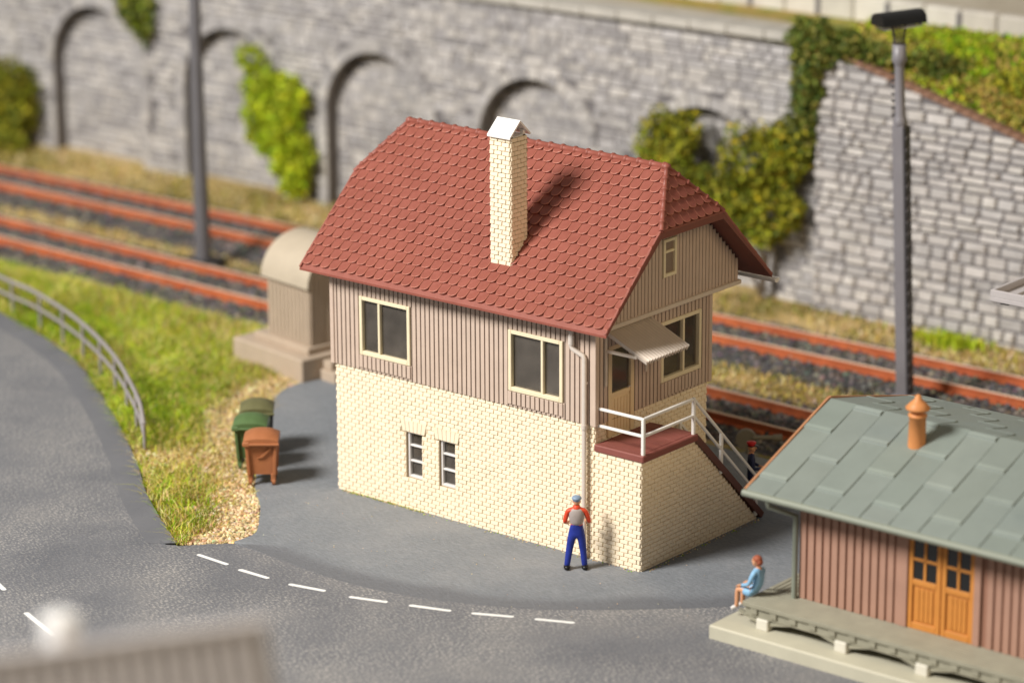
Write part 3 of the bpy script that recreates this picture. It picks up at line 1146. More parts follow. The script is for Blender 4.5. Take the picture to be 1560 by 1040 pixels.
# darker strip that edges the road on the left, a low step above it, ending in a blunt face by the gravel
ke = left_edge[8:]
inner = offs([tuple(p) for p in ke], -0.30)
inner[0], inner[-1] = np.array(ke[0]) + A3(-0.2, -0.5), np.array(ke[-1]) + A3(-0.26, -0.12)
mb_ = MB()
nk = len(ke)
tp = lambda i: 0.075
vs = [(p[0], p[1], 0.07) for p in ke] + [(p[0], p[1], 0.035) for p in inner] + [(p[0], p[1], -0.1) for p in ke] + [(p[0], p[1], 0.003) for p in offs([tuple(q) for q in inner], -0.28)]
fs = []
for i in range(nk - 1):
    fs += [(nk + i, nk + i + 1, i + 1, i), (i, i + 1, 2 * nk + i + 1, 2 * nk + i), (3 * nk + i, 3 * nk + i + 1, nk + i + 1, nk + i)]
fs += [(nk - 1, 2 * nk - 1, 4 * nk - 1, 3 * nk - 1)]
mb_.add(vs, fs)
tag(mb_.build('kerb', 'kerb_dark'), kind='structure')

dashes = [((0.48, -4.96), (1.32, -5.0)), ((1.80, -5.06), (2.55, -5.05)), ((3.2, -5.02), (3.97, -4.86)), ((4.66, -4.77), (5.39, -4.54)), ((5.94, -4.36), (6.72, -4.1)), ((7.21, -3.9), (7.92, -3.56)), ((8.41, -3.35), (9.08, -3.05)),
          ((0.11, -9.55), (1.38, -10.02)), ((-2.3, -8.5), (-1.25, -8.93)), ((2.4, -10.5), (3.5, -11.1))]
for p, q in dashes:
    mb_ = MB()
    p, q = A3(*p), A3(*q)
    d_ = (q - p) / np.linalg.norm(q - p)
    nn = A3(-d_[1], d_[0])
    w = 0.055
    pts = []
    for k in range(7):
        t_ = math.pi / 2 + math.pi * k / 6
        pts.append(p + d_ * w * math.cos(t_) + nn * w * math.sin(t_) * R.uniform(.9, 1.1))
    for k in range(7):
        t_ = -math.pi / 2 + math.pi * k / 6
        pts.append(q + d_ * w * math.cos(t_) + nn * w * math.sin(t_) * R.uniform(.9, 1.1))
    mb_.add([(a[0], a[1], 0.005) for a in pts], [tuple(range(14))])
    mb_.build('lane_dash', 'marking_white', road)

# ------------------------------------------------------------------ scatter helpers
def inside(px, py, poly):
    poly = np.array(poly)
    c_ = np.zeros(len(px), bool)
    j = len(poly) - 1
    for i in range(len(poly)):
        xi, yi = poly[i]
        xj, yj = poly[j]
        hit = ((yi > py) != (yj > py)) & (px < (xj - xi) * (py - yi) / (yj - yi + 1e-12) + xi)
        c_ ^= hit
        j = i
    return c_


def dist_line(px, py, line):
    d_ = np.full(len(px), 1e9)
    line = np.array(line)
    for a, b_ in zip(line[:-1], line[1:]):
        ab = b_ - a
        t_ = np.clip(((px - a[0]) * ab[0] + (py - a[1]) * ab[1]) / (ab @ ab + 1e-12), 0, 1)
        d_ = np.minimum(d_, np.hypot(px - a[0] - t_ * ab[0], py - a[1] - t_ * ab[1]))
    return d_


def pick(cols, n, jit=0.18):
    cols = np.array(cols)
    c_ = cols[NR.integers(0, len(cols), n)]
    return np.clip(c_ * (1 + NR.normal(0, jit, (n, 1))) * (1 + NR.normal(0, jit * 0.4, (n, 3))), 0.004, 0.9)


def blades(name, x, y, z, h, cols, width=0.016, lean=0.5, m='blade'):
    n_ = len(x)
    a = NR.uniform(0, 2 * math.pi, n_)
    le = np.abs(NR.normal(0, lean, n_))
    dx, dy = np.cos(a) * le, np.sin(a) * le
    f = NR.uniform(0, 2 * math.pi, n_)
    wx, wy = np.cos(f) * width, np.sin(f) * width
    b0 = np.stack([x - wx, y - wy, z], -1)
    b1 = np.stack([x + wx, y + wy, z], -1)
    m0 = np.stack([x - wx * .7 + dx * h * .35, y - wy * .7 + dy * h * .35, z + h * .6], -1)
    m1 = np.stack([x + wx * .7 + dx * h * .35, y + wy * .7 + dy * h * .35, z + h * .6], -1)
    tpp = np.stack([x + dx * h, y + dy * h, z + h * NR.uniform(.75, 1.0, n_)], -1)
    V = np.stack([b0, b1, m1, m0, tpp], 1).reshape(-1, 3)
    i = np.arange(n_)[:, None] * 5
    F = np.concatenate([i + [0, 1, 2], i + [0, 2, 3], i + [3, 2, 4]], 1).reshape(-1, 3)
    C = np.repeat(cols, 5, 0)
    return np_obj(name, V, F, m, C)


PHI = (1 + 5 ** .5) / 2
ICO = np.array([(-1, PHI, 0), (1, PHI, 0), (-1, -PHI, 0), (1, -PHI, 0), (0, -1, PHI), (0, 1, PHI), (0, -1, -PHI), (0, 1, -PHI), (PHI, 0, -1), (PHI, 0, 1), (-PHI, 0, -1), (-PHI, 0, 1)]) / 1.902
ICF = np.array([(0, 11, 5), (0, 5, 1), (0, 1, 7), (0, 7, 10), (0, 10, 11), (1, 5, 9), (5, 11, 4), (11, 10, 2), (10, 7, 6), (7, 1, 8), (3, 9, 4), (3, 4, 2), (3, 2, 6), (3, 6, 8), (3, 8, 9), (4, 9, 5), (2, 4, 11), (6, 2, 10), (8, 6, 7), (9, 8, 1)])


def stones(name, x, y, z, r, cols, m='pebble'):
    n_ = len(x)
    V = ICO[None] * (r[:, None, None] * NR.uniform(.65, 1.25, (n_, 1, 3))) * NR.uniform(.8, 1.2, (n_, 12, 1))
    a = NR.uniform(0, 6.28, n_)
    c_, s_ = np.cos(a)[:, None], np.sin(a)[:, None]
    V = np.stack([V[..., 0] * c_ - V[..., 1] * s_, V[..., 0] * s_ + V[..., 1] * c_, V[..., 2] * .8], -1) + np.stack([x, y, z], -1)[:, None]
    F = (np.arange(n_)[:, None, None] * 12 + ICF[None]).reshape(-1, 3)
    return np_obj(name, V.reshape(-1, 3), F, m, np.repeat(cols, 12, 0))


def leaves(name, P, size, cols, parent=None, flat=0.0):
    """one bent leaf (two triangles pairs) at each point"""
    n_ = len(P)
    d1 = NR.normal(0, 1, (n_, 3))
    d1 /= np.linalg.norm(d1, axis=1, keepdims=True)
    d2 = np.cross(d1, NR.normal(0, 1, (n_, 3)))
    d2 /= np.linalg.norm(d2, axis=1, keepdims=True)
    s_ = size * NR.uniform(.6, 1.4, (n_, 1))
    nn = np.cross(d1, d2) * s_ * 0.25
    V = np.stack([P - d1 * s_, P + d2 * s_ * .55 + nn, P + d1 * s_, P - d2 * s_ * .55 + nn], 1).reshape(-1, 3)
    i = np.arange(n_)[:, None] * 4
    F = np.concatenate([i + [0, 1, 2], i + [0, 2, 3]], 1).reshape(-1, 3)
    return np_obj(name, V, F, 'foliage', np.repeat(cols, 4, 0), parent=parent)


GREEN = [(0.22, 0.38, 0.012), (0.33, 0.48, 0.016), (0.16, 0.30, 0.012), (0.44, 0.52, 0.022), (0.54, 0.55, 0.04)]
STRAW = [(0.62, 0.48, 0.16), (0.55, 0.40, 0.11), (0.70, 0.57, 0.25), (0.52, 0.45, 0.08)]
TAN = [(0.58, 0.43, 0.22), (0.70, 0.55, 0.32), (0.50, 0.35, 0.17), (0.76, 0.63, 0.42), (0.62, 0.45, 0.25), (0.40, 0.28, 0.16)]

verge_poly = [tuple(p) for p in left_edge if p[0] > -32] + [(0.2, -4.3)] + [tuple(p) for p in gravel_edge if p[1] < 7.2 and p[0] < 1] + [(-5.2, 8.4), (-32, 9.2)]
ge = [p for p in gravel_edge if p[1] < 7.2 and p[0] < 1]


def sample(n, x0, x1, y0, y1, poly):
    x, y = NR.uniform(x0, x1, n), NR.uniform(y0, y1, n)
    k = inside(x, y, poly)
    return x[k], y[k]


# gravel: dense along the yard, thinning into the grass
x, y = sample(90000, -9, 0.8, -5, 8, verge_poly)
dg = dist_line(x, y, ge)
lim = np.where(y < -1.2, 1.0 + 0.35 * vnoise(x * 2, y * 2, 3), np.where(y > 3.2, 1.1, 1.35) + 0.5 * vnoise(x, y, 5))
pr = np.clip(1.4 - dg / np.maximum(lim, .2), 0, 1) ** 0.8
tip = np.hypot(x - 0.3, y + 4.1) < 0.75
pr = np.where(tip, 1.0, pr)
pr = np.maximum(pr, 0.35 * np.exp(-((((x + 4.3) * -0.62 + (y + 0.6) * 0.78) / 0.9) ** 2)))
k = NR.uniform(0, 1, len(x)) < pr * 0.9
xg, yg_ = x[k], y[k]
tag(stones('gravel', xg, yg_, base_z(xg, yg_) - 0.03 + NR.uniform(0, 0.05, len(xg)), NR.uniform(0.030, 0.060, len(xg)), pick(TAN, len(xg), .22)), kind='stuff')

# grass on the verge
x, y = sample(150000, -10, 0.8, -5, 8.6, verge_poly)
x2, y2 = sample(90000, -30, -9, 0, 9.2, verge_poly)
x, y = np.concatenate([x, x2]), np.concatenate([y, y2])
dg = dist_line(x, y, ge)
gl_ = np.where(y < -1.2, 0.80, np.where(y > 3.2, 1.2, 1.6)) + 0.5 * vnoise(x, y, 5)
gp = smooth(0, 1, (dg - gl_ * 0.75) / 0.7)
tip = np.hypot(x - 0.3, y + 4.1) < 0.62
gp = np.where(tip, 0, gp)
band = np.exp(-((((x + 4.3) * -0.62 + (y + 0.6) * 0.78) / 1.0) ** 2))
gp = gp * (1 - 0.97 * band)
bare = vnoise(x * 0.8, y * 0.8, 9)
k = NR.uniform(0, 1, len(x)) < gp * np.clip(0.75 + 0.6 * bare, 0.12, 1)
x, y, bare = x[k], y[k], bare[k]
n_ = len(x)
dry = NR.uniform(0, 1, n_) < np.clip(0.37 - 0.35 * vnoise(x * 1.1, y * 1.1, 2), 0.08, 0.75)
cl = np.where(dry[:, None], pick(STRAW, n_), pick(GREEN, n_))
cl *= (1 + 0.25 * vnoise(x * 1.5, y * 1.5, 8))[:, None]
tag(blades('grass', x, y, base_z(x, y) - 0.06, NR.uniform(0.14, 0.38, n_), np.clip(cl, .01, .8), 0.012, 0.95), kind='stuff')
# straw litter between gravel and grass
x, y = sample(42000, -9, 0.8, -5, 8, verge_poly)
dg = dist_line(x, y, ge)
band = np.exp(-((((x + 4.6) * -0.62 + (y + 0.4) * 0.78) / 0.9) ** 2))
k = NR.uniform(0, 1, len(x)) < np.where(y < -1.5, np.clip(1 - np.abs(dg - 0.9) / 0.5, 0, 1) * .35, np.clip(1.2 - dg / 3.0, 0, 1) * .7)
k |= NR.uniform(0, 1, len(x)) < band
k &= np.hypot(x - 0.3, y + 4.1) > 0.8
x, y = x[k], y[k]
tag(blades('dry_grass', x, y, base_z(x, y) - 0.03, NR.uniform(0.08, 0.24, len(x)), pick(STRAW, len(x)), 0.012, 1.3), kind='stuff')

# trackside: short dry turf on the strips beside the lines
x = NR.uniform(-36, 14, 110000)
y = NR.uniform(8.0, 19.6, 110000)
yA_ = 15.55 + 0.013 * (x + 10)
yB_ = 10.6 - 0.0205 * (x + 10)
k = (np.abs(y - yA_) > 1.75) & (np.abs(y - yB_) > 1.75) & ~((x > -6) & (y < 8.6))
k &= NR.uniform(0, 1, len(x)) < np.clip(0.6 + 0.7 * vnoise(x, y, 4), 0.05, 1)
x, y = x[k], y[k]
gr = NR.uniform(0, 1, len(x)) < np.clip(0.14 + 0.75 * vnoise(x * .7, y * .7, 12), 0.0, 0.8)
cl = np.where(gr[:, None], pick([(0.20, 0.20, 0.03), (0.26, 0.22, 0.04), (0.16, 0.17, 0.025)], len(x)), pick(TAN[:4] + STRAW, len(x)))
tag(blades('trackside_turf', x, y, base_z(x, y) - 0.07, NR.uniform(0.06, 0.2, len(x)), cl, 0.028, 0.9), kind='stuff')

# ------------------------------------------------------------------ railway
for y0, sl_, lab in ((15.55, 0.013, 'far railway track of rust orange rails along the foot of the stone wall'), (10.6, -0.0205, 'near railway track of rust orange rails passing right behind the signal box')):
    ang = math.atan(sl_)
    ax = A3(math.cos(ang), math.sin(ang), 0)
    ay = A3(-ax[1], ax[0], 0)
    c0 = A3(-10, y0, 0)
    # ballast bed and loose stones
    bed = MB()
    us = np.linspace(-50, 40, 181)
    ws = [-2.1, -1.7, -1.3, -0.6, 0, 0.6, 1.3, 1.7, 2.1]
    zs = [-0.34, -0.22, -0.13, -0.12, -0.115, -0.12, -0.13, -0.22, -0.34]
    V = [tuple(c0 + ax * u + ay * (w_ + (R.uniform(-.1, .1) if abs(w_) > 1.2 else 0)) + Z * (z_ + R.uniform(-.02, .02))) for u in us for w_, z_ in zip(ws, zs)]
    nw = len(ws)
    bed.add(V, [(i * nw + j, (i + 1) * nw + j, (i + 1) * nw + j + 1, i * nw + j + 1) for i in range(len(us) - 1) for j in range(nw - 1)], 0, True)
    tag(bed.build('ballast_bed', 'ballast_bed'), kind='structure')
    n_ = 15000
    u = NR.uniform(-26, 24, n_)
    w_ = NR.normal(0, 1.05, n_).clip(-2.2, 2.2)
    P = c0 + u[:, None] * ax + w_[:, None] * ay
    zz = np.interp(np.abs(w_), [0, 1.3, 2.1], [-0.10, -0.12, -0.31])
    tag(stones('ballast', P[:, 0], P[:, 1], zz, NR.uniform(.05, .095, n_), pick([(0.07, 0.068, 0.072), (0.11, 0.105, 0.11), (0.16, 0.145, 0.13), (0.05, 0.048, 0.05), (0.22, 0.19, 0.16)], n_, .25)), kind='stuff')
    tr = thing('railway_track', lab, 'track', tuple(c0))
    for s_ in (-1, 1):
        r_ = MB()
        for (w0_, w1_, z0_, z1_, mi) in ((-.09, .09, -.10, -.06, 0), (-.035, .035, -.06, .065, 0), (-.055, .055, .065, .118, 0), (-.043, .043, .118, .126, 1)):
            r_.obox(c0 + ax * -5 + ay * (s_ * 0.76 + (w0_ + w1_) / 2) + Z * (z0_ + z1_) / 2, ax * 46, ay * (w1_ - w0_) / 2, Z * (z1_ - z0_) / 2, mi)
        for k in range(-46, 46):
            for e in (-1, 1):
                r_.obox(c0 + ax * (k * 0.62 + 0.1) + ay * (s_ * 0.76 + e * 0.12) + Z * -.075, ax * 0.10, ay * 0.06, Z * 0.03, 0)
        r_.build('rail', ['rail_rust', 'rail_top'], tr)
    sp = None
    for k in range(-43, 44):
        if sp is None:
            q = MB()
            q.obox(c0 + ax * (k * 0.62 + 0.1) + Z * -.155, ax * 0.13, ay * 1.28, Z * 0.05, 0, 0.02)
            sp = q.build('sleeper', 'sleeper_brown', tr)
            u0 = k
        else:
            q = sp.copy()
            COL.objects.link(q)
            q.location = ax * (k - u0) * 0.62
            q.parent = tr

# point lever with a round weight beside the near track
lv_ = thing('point_lever', 'grey point lever with a round disc weight beside the near track', 'point lever', (5.73, 7.80, -0.1))
q = MB()
q.box(5.53, 5.93, 7.6, 8.0, -0.2, -0.02, 0, 0.02)
q.tube([(5.73, 7.8, -0.02), (5.73, 7.8, 0.22)], 0.05)
q.build('stand', 'disc_grey', lv_)
q = MB()
dx_ = A3(0.62, -0.78, 0)
c_ = A3(5.68, 7.8, 0.34)
q.tube([c_ - dx_ * 0.07, c_ + dx_ * 0.07], 0.24, 20)
q.build('weight', 'disc_grey', lv_)
q = MB()
q.tube([c_ + A3(.15, .05, .05), c_ + A3(0.62, 0.48, 0.03)], 0.055, 10)
q.tube([c_ + A3(.5, .38, .03), c_ + A3(0.66, 0.52, 0.03)], 0.085, 10)
q.build('handle', 'disc_grey', lv_)

# ------------------------------------------------------------------ retaining walls
AY = 19.9
arch_x = [-36.66 + 6.06 * k for k in range(6)]
AW, ASP, AR = 4.1, 2.68, 2.05
zc = lambda x: 6.92 + 0.012 * (x + 1)


def arch_top(x):
    """height of the arch opening at x, 0 outside one"""
    for a in arch_x:
        u = x - a
        if 0 < u < AW:
            return ASP + math.sqrt(max(0, AR ** 2 - (u - AW / 2) ** 2))
    return 0.0


def ashlar(mb, x0, x1, z0, ztop, y, bh, bl, cols, cjit=0.10, skip=None, proud=(0.03, 0.09), gap=0.035, mi=0):
    z = z0
    r_ = 0
    while z < 9:
        h_ = bh * R.uniform(0.75, 1.25)
        x_ = x0 + R.uniform(-bl, 0)
        any_ = False
        while x_ < x1:
            l_ = bl * R.uniform(0.6, 1.45)
            a, b_ = max(x0, x_ + gap / 2), min(x1, x_ + l_ - gap / 2)
            x_ += l_
            if b_ - a < 0.08:
                continue
            zt_ = min(ztop((a + b_) / 2), z + h_) - gap / 2
            zb_ = z + gap / 2
            if zt_ - zb_ < 0.06:
                continue
            any_ = True
            if skip and (skip(a, zb_) or skip(b_, zb_) or skip((a + b_) / 2, zb_)):
                continue
            p = R.uniform(*proud)
            k = 0.03
            c_ = np.array(R.choice(cols)) * R.uniform(1 - cjit * 1.5, 1 + cjit)
            jj = [R.uniform(-.025, .025) for _ in range(8)]
            vs_ = [(a, y, zb_), (b_, y, zb_), (b_, y, zt_), (a, y, zt_),
                   (a + k + jj[0], y - p + jj[4], zb_ + k), (b_ - k + jj[1], y - p + jj[5], zb_ + k), (b_ - k + jj[2], y - p + jj[6], zt_ - k), (a + k + jj[3], y - p + jj[7], zt_ - k)]
            mb.add(vs_, [(4, 5, 6, 7), (0, 1, 5, 4), (1, 2, 6, 5), (2, 3, 7, 6), (3, 0, 4, 7)], mi, False, tuple(c_))
        z += h_
        r_ += 1
        if not any_ and z > z0 + 1:
            break


GREY = [(0.42, 0.40, 0.39), (0.50, 0.475, 0.455), (0.34, 0.325, 0.325), (0.46, 0.44, 0.435), (0.54, 0.51, 0.48)]
aw_ = thing('arcade_wall', 'long grey stone retaining wall with a row of blind arches behind the tracks', 'retaining wall', (-18, AY, -0.3))
q = MB()
XL, XR = -46.0, -0.2
xs = np.unique(np.concatenate([np.arange(XL, XR, 0.12), *[[a, a + AW] for a in arch_x], [XR]]))
for a, b_ in zip(xs[:-1], xs[1:]):
    m_ = (a + b_) / 2
    inn = arch_top(m_) > 0
    za = arch_top(a + 1e-6) if inn else -0.4
    zb_ = arch_top(b_ - 1e-6) if inn else -0.4
    q.add([(a, AY, za), (b_, AY, zb_), (b_, AY, zc(b_)), (a, AY, zc(a))], [(0, 1, 2, 3)], 1)
    if inn:
        q.add([(a, AY, za), (a, AY + .52, za), (b_, AY + .52, zb_), (b_, AY, zb_)], [(0, 1, 2, 3)], 1)
for a in arch_x:
    for x_ in (a, a + AW):
        q.add([(x_, AY, -.4), (x_, AY + .52, -.4), (x_, AY + .52, ASP), (x_, AY, ASP)], [(0, 1, 2, 3) if x_ == a else (3, 2, 1, 0)], 1)


def in_arch(x_, z_):
    for a in arch_x:
        u = x_ - a - AW / 2
        if abs(u) < AR + 0.16 and (z_ < ASP or math.hypot(u, z_ - ASP) < AR + 0.14):
            return True
    return False


ashlar(q, XL, XR, -0.4, zc, AY, 0.235, 0.50, GREY, 0.10, in_arch, (0.025, 0.06), 0.034)
q.build('stone_face', ['stone', 'joint_mid'], aw_)
for a in arch_x:
    q = MB()
    cxm = a + AW / 2
    n = 19
    for k in range(n):
        t0, t1 = math.pi * (k + .04) / n, math.pi * (k + .96) / n
        ro = AR + R.uniform(.30, .40)
        p = [(cxm - AR * math.cos(t) + 0, ASP + AR * math.sin(t)) for t in (t0, t1)]
        o_ = [(cxm - ro * math.cos(t), ASP + ro * math.sin(t)) for t in (t0, t1)]
        c_ = tuple(np.array(R.choice(GREY)) * R.uniform(.85, 1.0))
        f_ = AY - R.uniform(.065, .08)
        q.prism([(p[0][0], f_, p[0][1]), (p[1][0], f_, p[1][1]), (o_[1][0], f_, o_[1][1]), (o_[0][0], f_, o_[0][1])][::-1], (0, .12, 0), 0, c_)
    z_ = -0.4
    while z_ < ASP - .05:
        h_ = min(0.33, ASP - z_)
        for sx in (0, 1):
            w_ = R.uniform(.26, .42)
            x0_ = a - w_ if sx == 0 else a + AW
            c_ = tuple(np.array(R.choice(GREY)) * R.uniform(.92, 1.08))
            q.box(x0_, x0_ + w_, AY - R.uniform(.06, .075), AY + .05, z_ + .015, z_ + h_ - .015, 0, 0.02, c_)
        z_ += h_
    q.build('arch_ring', 'stone', aw_)
    q = MB()
    q.add([(a - .1, AY + .50, -.4), (a + AW + .1, AY + .50, -.4), (a + AW + .1, AY + .50, ASP + AR + .1), (a - .1, AY + .50, ASP + AR + .1)], [(0, 1, 2, 3)], 1)
    ashlar(q, a, a + AW, -0.4, arch_top, AY + .50, 0.235, 0.48, GREY, 0.08, None, (0.02, 0.045), 0.028)
    q.build('niche_wall', ['stone', 'joint_mid'], aw_)
q = MB()
x_ = XL
while x_ < XR:
    l_ = 1.25
    b_ = min(XR, x_ + l_)
    zz_ = zc((x_ + b_) / 2)
    q.box(x_ + .012, b_ - .012, AY - 0.22, AY + 0.75, zz_, zz_ + 0.24 + R.uniform(-.01, .01), 0, 0.03)
    x_ += l_
q.build('coping', 'coping', aw_)

RXa, RXb, RY = -0.42, 14.0, 19.62
zw = lambda x_: float(np.interp(x_, [-0.5, 0.3, 2.0, 5.8, 14], [6.55, 6.72, 6.30, 5.28, 3.3]))
rw = thing('ramp_wall', 'pale stone retaining wall with a sloping top at the right', 'retaining wall', (5, RY, -0.3))
q = MB()
xs = np.linspace(RXa, RXb, 60)
for a, b_ in zip(xs[:-1], xs[1:]):
    q.add([(a, RY, -.4), (b_, RY, -.4), (b_, RY, zw(b_)), (a, RY, zw(a))], [(0, 1, 2, 3)], 1)
    q.add([(a, RY, zw(a)), (b_, RY, zw(b_)), (b_, RY + .5, zw(b_)), (a, RY + .5, zw(a))], [(0, 1, 2, 3)], 1)
q.add([(RXa, RY, -.4), (RXa, RY, zw(RXa)), (RXa, RY + .5, zw(RXa)), (RXa, RY + .5, -.4)], [(0, 1, 2, 3)], 1)
PALE = [(0.51, 0.48, 0.46), (0.56, 0.53, 0.50), (0.46, 0.44, 0.43), (0.53, 0.50, 0.48)]
ashlar(q, RXa, RXb, -0.4, lambda x_: zw(x_) - 0.02, RY, 0.285, 0.56, PALE, 0.08, None, (0.05, 0.10), 0.062)
q.build('stone_face', ['stone', 'joint_grey'], rw)
q = MB()
for a, b_ in zip(np.arange(RXa + 0.55, RXb, 0.3), np.arange(RXa + 0.83, RXb, 0.3)):
    q.bar((a, RY + .10, zw(a) + .05), (b_, RY + .10, zw(b_) + .05), 0.34, 0.12, ch=0.02)
q.build('coping', 'brick_red', rw)

# upper terrace: grassy bank, path and a pale block parapet
TX = np.linspace(-60, 40, 140)
grid('upper_bank', TX, np.linspace(RY + .12, 26, 26),
     lambda x_, y_: np.where(x_ < -0.3, np.minimum(6.86, zc(x_) - 0.02), np.interp(x_, [-0.5, 0.3, 2.0, 5.8, 14], [6.45, 6.66, 6.24, 5.22, 3.2]) + (6.85 - np.interp(x_, [-0.5, 0.3, 2.0, 5.8, 14], [6.5, 6.66, 6.24, 5.22, 3.2])) * smooth(RY + .3, 23.2, y_)) + 0.10 * vnoise(x_ * 1.5, y_ * 1.5, 3) * smooth(RY + .5, RY + 1.4, y_) * (y_ < 23.3), 'bank_ground')
slab('upper_path', [(-60, 20.8), (-1.5, 20.8), (-2.8, 21.6), (-60, 22.2)], 7.02, 6.6, 'terrace_path')['kind'] = 'structure'
pp = thing('parapet_wall', 'pale block parapet running along the top of the bank', 'wall', (0, 23.9, 6.7))
q = MB()
x_ = -40.0
while x_ < 30:
    l_ = 1.15
    c_ = tuple(np.array(R.choice([(0.62, 0.585, 0.52), (0.68, 0.64, 0.58), (0.56, 0.52, 0.46)])) * R.uniform(.92, 1.06))
    q.box(x_ + .02, x_ + l_ - .02, 23.7, 24.1, 6.5, 7.55 + R.uniform(-.03, .03), 0, 0.05, c_)
    x_ += l_
q.build('block_face', 'pale_block', pp)
q = MB()
for k in range(30):
    q.box(-40 + k * 2.3 - .07, -40 + k * 2.3 + .07, 23.66, 23.7, 6.5, 7.45)
q.build('pilaster', 'joint_grey', pp)
slab('upper_road', [(-60, 24.15), (40, 24.15), (40, 40), (-60, 40)], 7.3, 6.6, 'terrace_path')['kind'] = 'structure'


# ------------------------------------------------------------------ foliage
def blob_points(blobs, n_, shell=0.55):
    out = []
    tot = sum(b_[3] * b_[4] * b_[5] for b_ in blobs)
    for cx_, cy_, cz_, rx_, ry_, rz_ in blobs:
        k = max(30, int(n_ * rx_ * ry_ * rz_ / tot))
        d_ = NR.normal(0, 1, (k, 3))
        d_ /= np.linalg.norm(d_, axis=1, keepdims=True)
        r_ = NR.uniform(shell ** 3, 1, (k, 1)) ** (1 / 3) * (1 + 0.22 * np.sin(d_[:, :1] * 7 + cx_ * 3) * np.cos(d_[:, 2:] * 6 + cz_ * 2))
        out.append(A3(cx_, cy_, cz_) + d_ * r_ * A3(rx_, ry_, rz_))
    return np.concatenate(out)


def shrub(name, label, cat, base, blobs, n_, size, cols, stem_top=None, group=None, fl=None):
    t_ = thing(name, label, cat, base, group=group)
    P = blob_points(blobs, n_)
    c_ = pick(cols, len(P), .2) * (1 + 0.30 * vnoise(P[:, 0] * 2.2 + P[:, 1], P[:, 2] * 2.2, 6))[:, None]
    leaves('foliage', P, size, np.clip(c_, .006, .8), t_)
    if fl:
        k = NR.integers(0, len(P), fl)
        leaves('blossom', P[k] + A3(0.05, -0.10, 0.05), size * 0.9, pick([(0.62, 0.50, 0.02), (0.58, 0.55, 0.05)], fl, .1), t_)
    q_ = MB()
    rr_ = random.Random(len(label))
    for bl_ in blobs:
        mid = A3(base[0] + (bl_[0] - base[0]) * .5 + rr_.uniform(-.1, .1), base[1] + (bl_[1] - base[1]) * .5, base[2] + (bl_[2] - base[2]) * .45)
        q_.tube([base, mid, bl_[:3]], [0.06, 0.045, 0.02], 6)
    q_.build('stem', 'bark', t_)
    return t_


BRIGHT = [(0.34, 0.44, 0.015), (0.44, 0.53, 0.02), (0.53, 0.58, 0.03), (0.25, 0.34, 0.015)]
MIDG = [(0.19, 0.21, 0.016), (0.29, 0.29, 0.022), (0.11, 0.14, 0.013), (0.42, 0.38, 0.03)]
DARKG = [(0.10, 0.14, 0.02), (0.17, 0.20, 0.03), (0.27, 0.25, 0.05), (0.08, 0.12, 0.025)]
y = AY - 0.45
shrub('climbing_plant', 'bright yellow green climber growing up the wall between two arches', 'climbing plant', (-19.6, y, -0.15),
      [(-21.2, y, 4.0, .55, .3, .45), (-20.7, y, 3.1, .85, .45, .8), (-19.9, y, 3.0, 1.05, .5, .75), (-20.3, y - .1, 2.0, 1.15, .5, .95), (-19.6, y, 1.2, .9, .5, .9), (-19.5, y, 0.35, .6, .4, .5)], 5200, 0.11, BRIGHT)
shrub('bush', 'dark green bush at the wall foot on the left edge', 'bush', (-31.9, y, -0.2),
      [(-32.2, y - .3, 1.0, 1.15, .9, 1.2), (-31.9, y - .3, 1.9, .9, .7, .8), (-33.2, y - .3, 1.5, 1.0, .9, 1.2), (-31.6, y - .9, 0.1, .9, .6, .35)], 4200, 0.11, MIDG)
shrub('hanging_plant', 'olive green plant hanging down the wall above the leftmost arch', 'plant', (-26.5, y + .2, 6.6),
      [(-26.7, y + .1, 5.9, 1.2, .4, .9), (-26.3, y + .1, 4.9, .8, .35, .7), (-26.1, y + .15, 4.3, .35, .25, .45)], 2200, 0.10, DARKG + BRIGHT[:1])
shrub('climbing_bush', 'yellow flowered green bush inside the arch nearest the wall corner', 'bush', (-4.9, y + .1, -0.2),
      [(-5.4, y, 3.6, .95, .5, .95), (-4.7, y, 4.1, .55, .4, .6), (-4.9, y, 2.6, 1.1, .5, 1.0), (-5.5, y, 2.2, .9, .45, .8)], 3600, 0.095, MIDG, fl=30)
shrub('climbing_bush', 'wide yellow flowered green bush against the wall below the ivy', 'bush', (-2.0, y, -0.2),
      [(-2.2, y - .1, 3.6, 1.2, .65, 1.1), (-1.3, y, 4.0, .85, .6, .9), (-2.0, y - .1, 2.3, 1.35, .7, 1.0), (-3.2, y, 2.4, .95, .55, 1.0)], 5400, 0.095, MIDG, fl=70)
shrub('ivy', 'dense dark ivy spilling over the wall corner from the bank above', 'ivy', (-0.3, RY - 0.1, 6.6),
      [(-0.5, RY - .2, 7.0, .75, .45, .75), (-0.65, RY - .15, 6.1, .55, .3, .8), (-0.8, RY - .05, 5.2, .45, .3, .8), (-0.95, RY - .05, 4.4, .5, .35, .7), (0.25, RY + .2, 7.0, .7, .5, .45), (1.0, RY + .5, 6.85, .8, .5, .3)], 6200, 0.085, DARKG)
for bx, by, bz, s_, cs, lab in ((4.6, 21.6, 6.05, 1.0, MIDG, 'low dark green shrub on the bank just behind the lamp mast'), (5.6, 22.9, 6.75, .8, BRIGHT, 'bright green shrub near the parapet at the right edge'), (2.2, 21.0, 6.45, .8, DARKG, 'small dark shrub on the bank above the red coping')):
    shrub('shrub', lab, 'shrub', (bx, by, bz - .2), [(bx, by, bz + .15, .9 * s_, .7 * s_, .45 * s_), (bx + .6 * s_, by + .2, bz + .1, .6 * s_, .5 * s_, .35 * s_)], 1500, 0.085, cs, group='shrubs on the grassy bank')
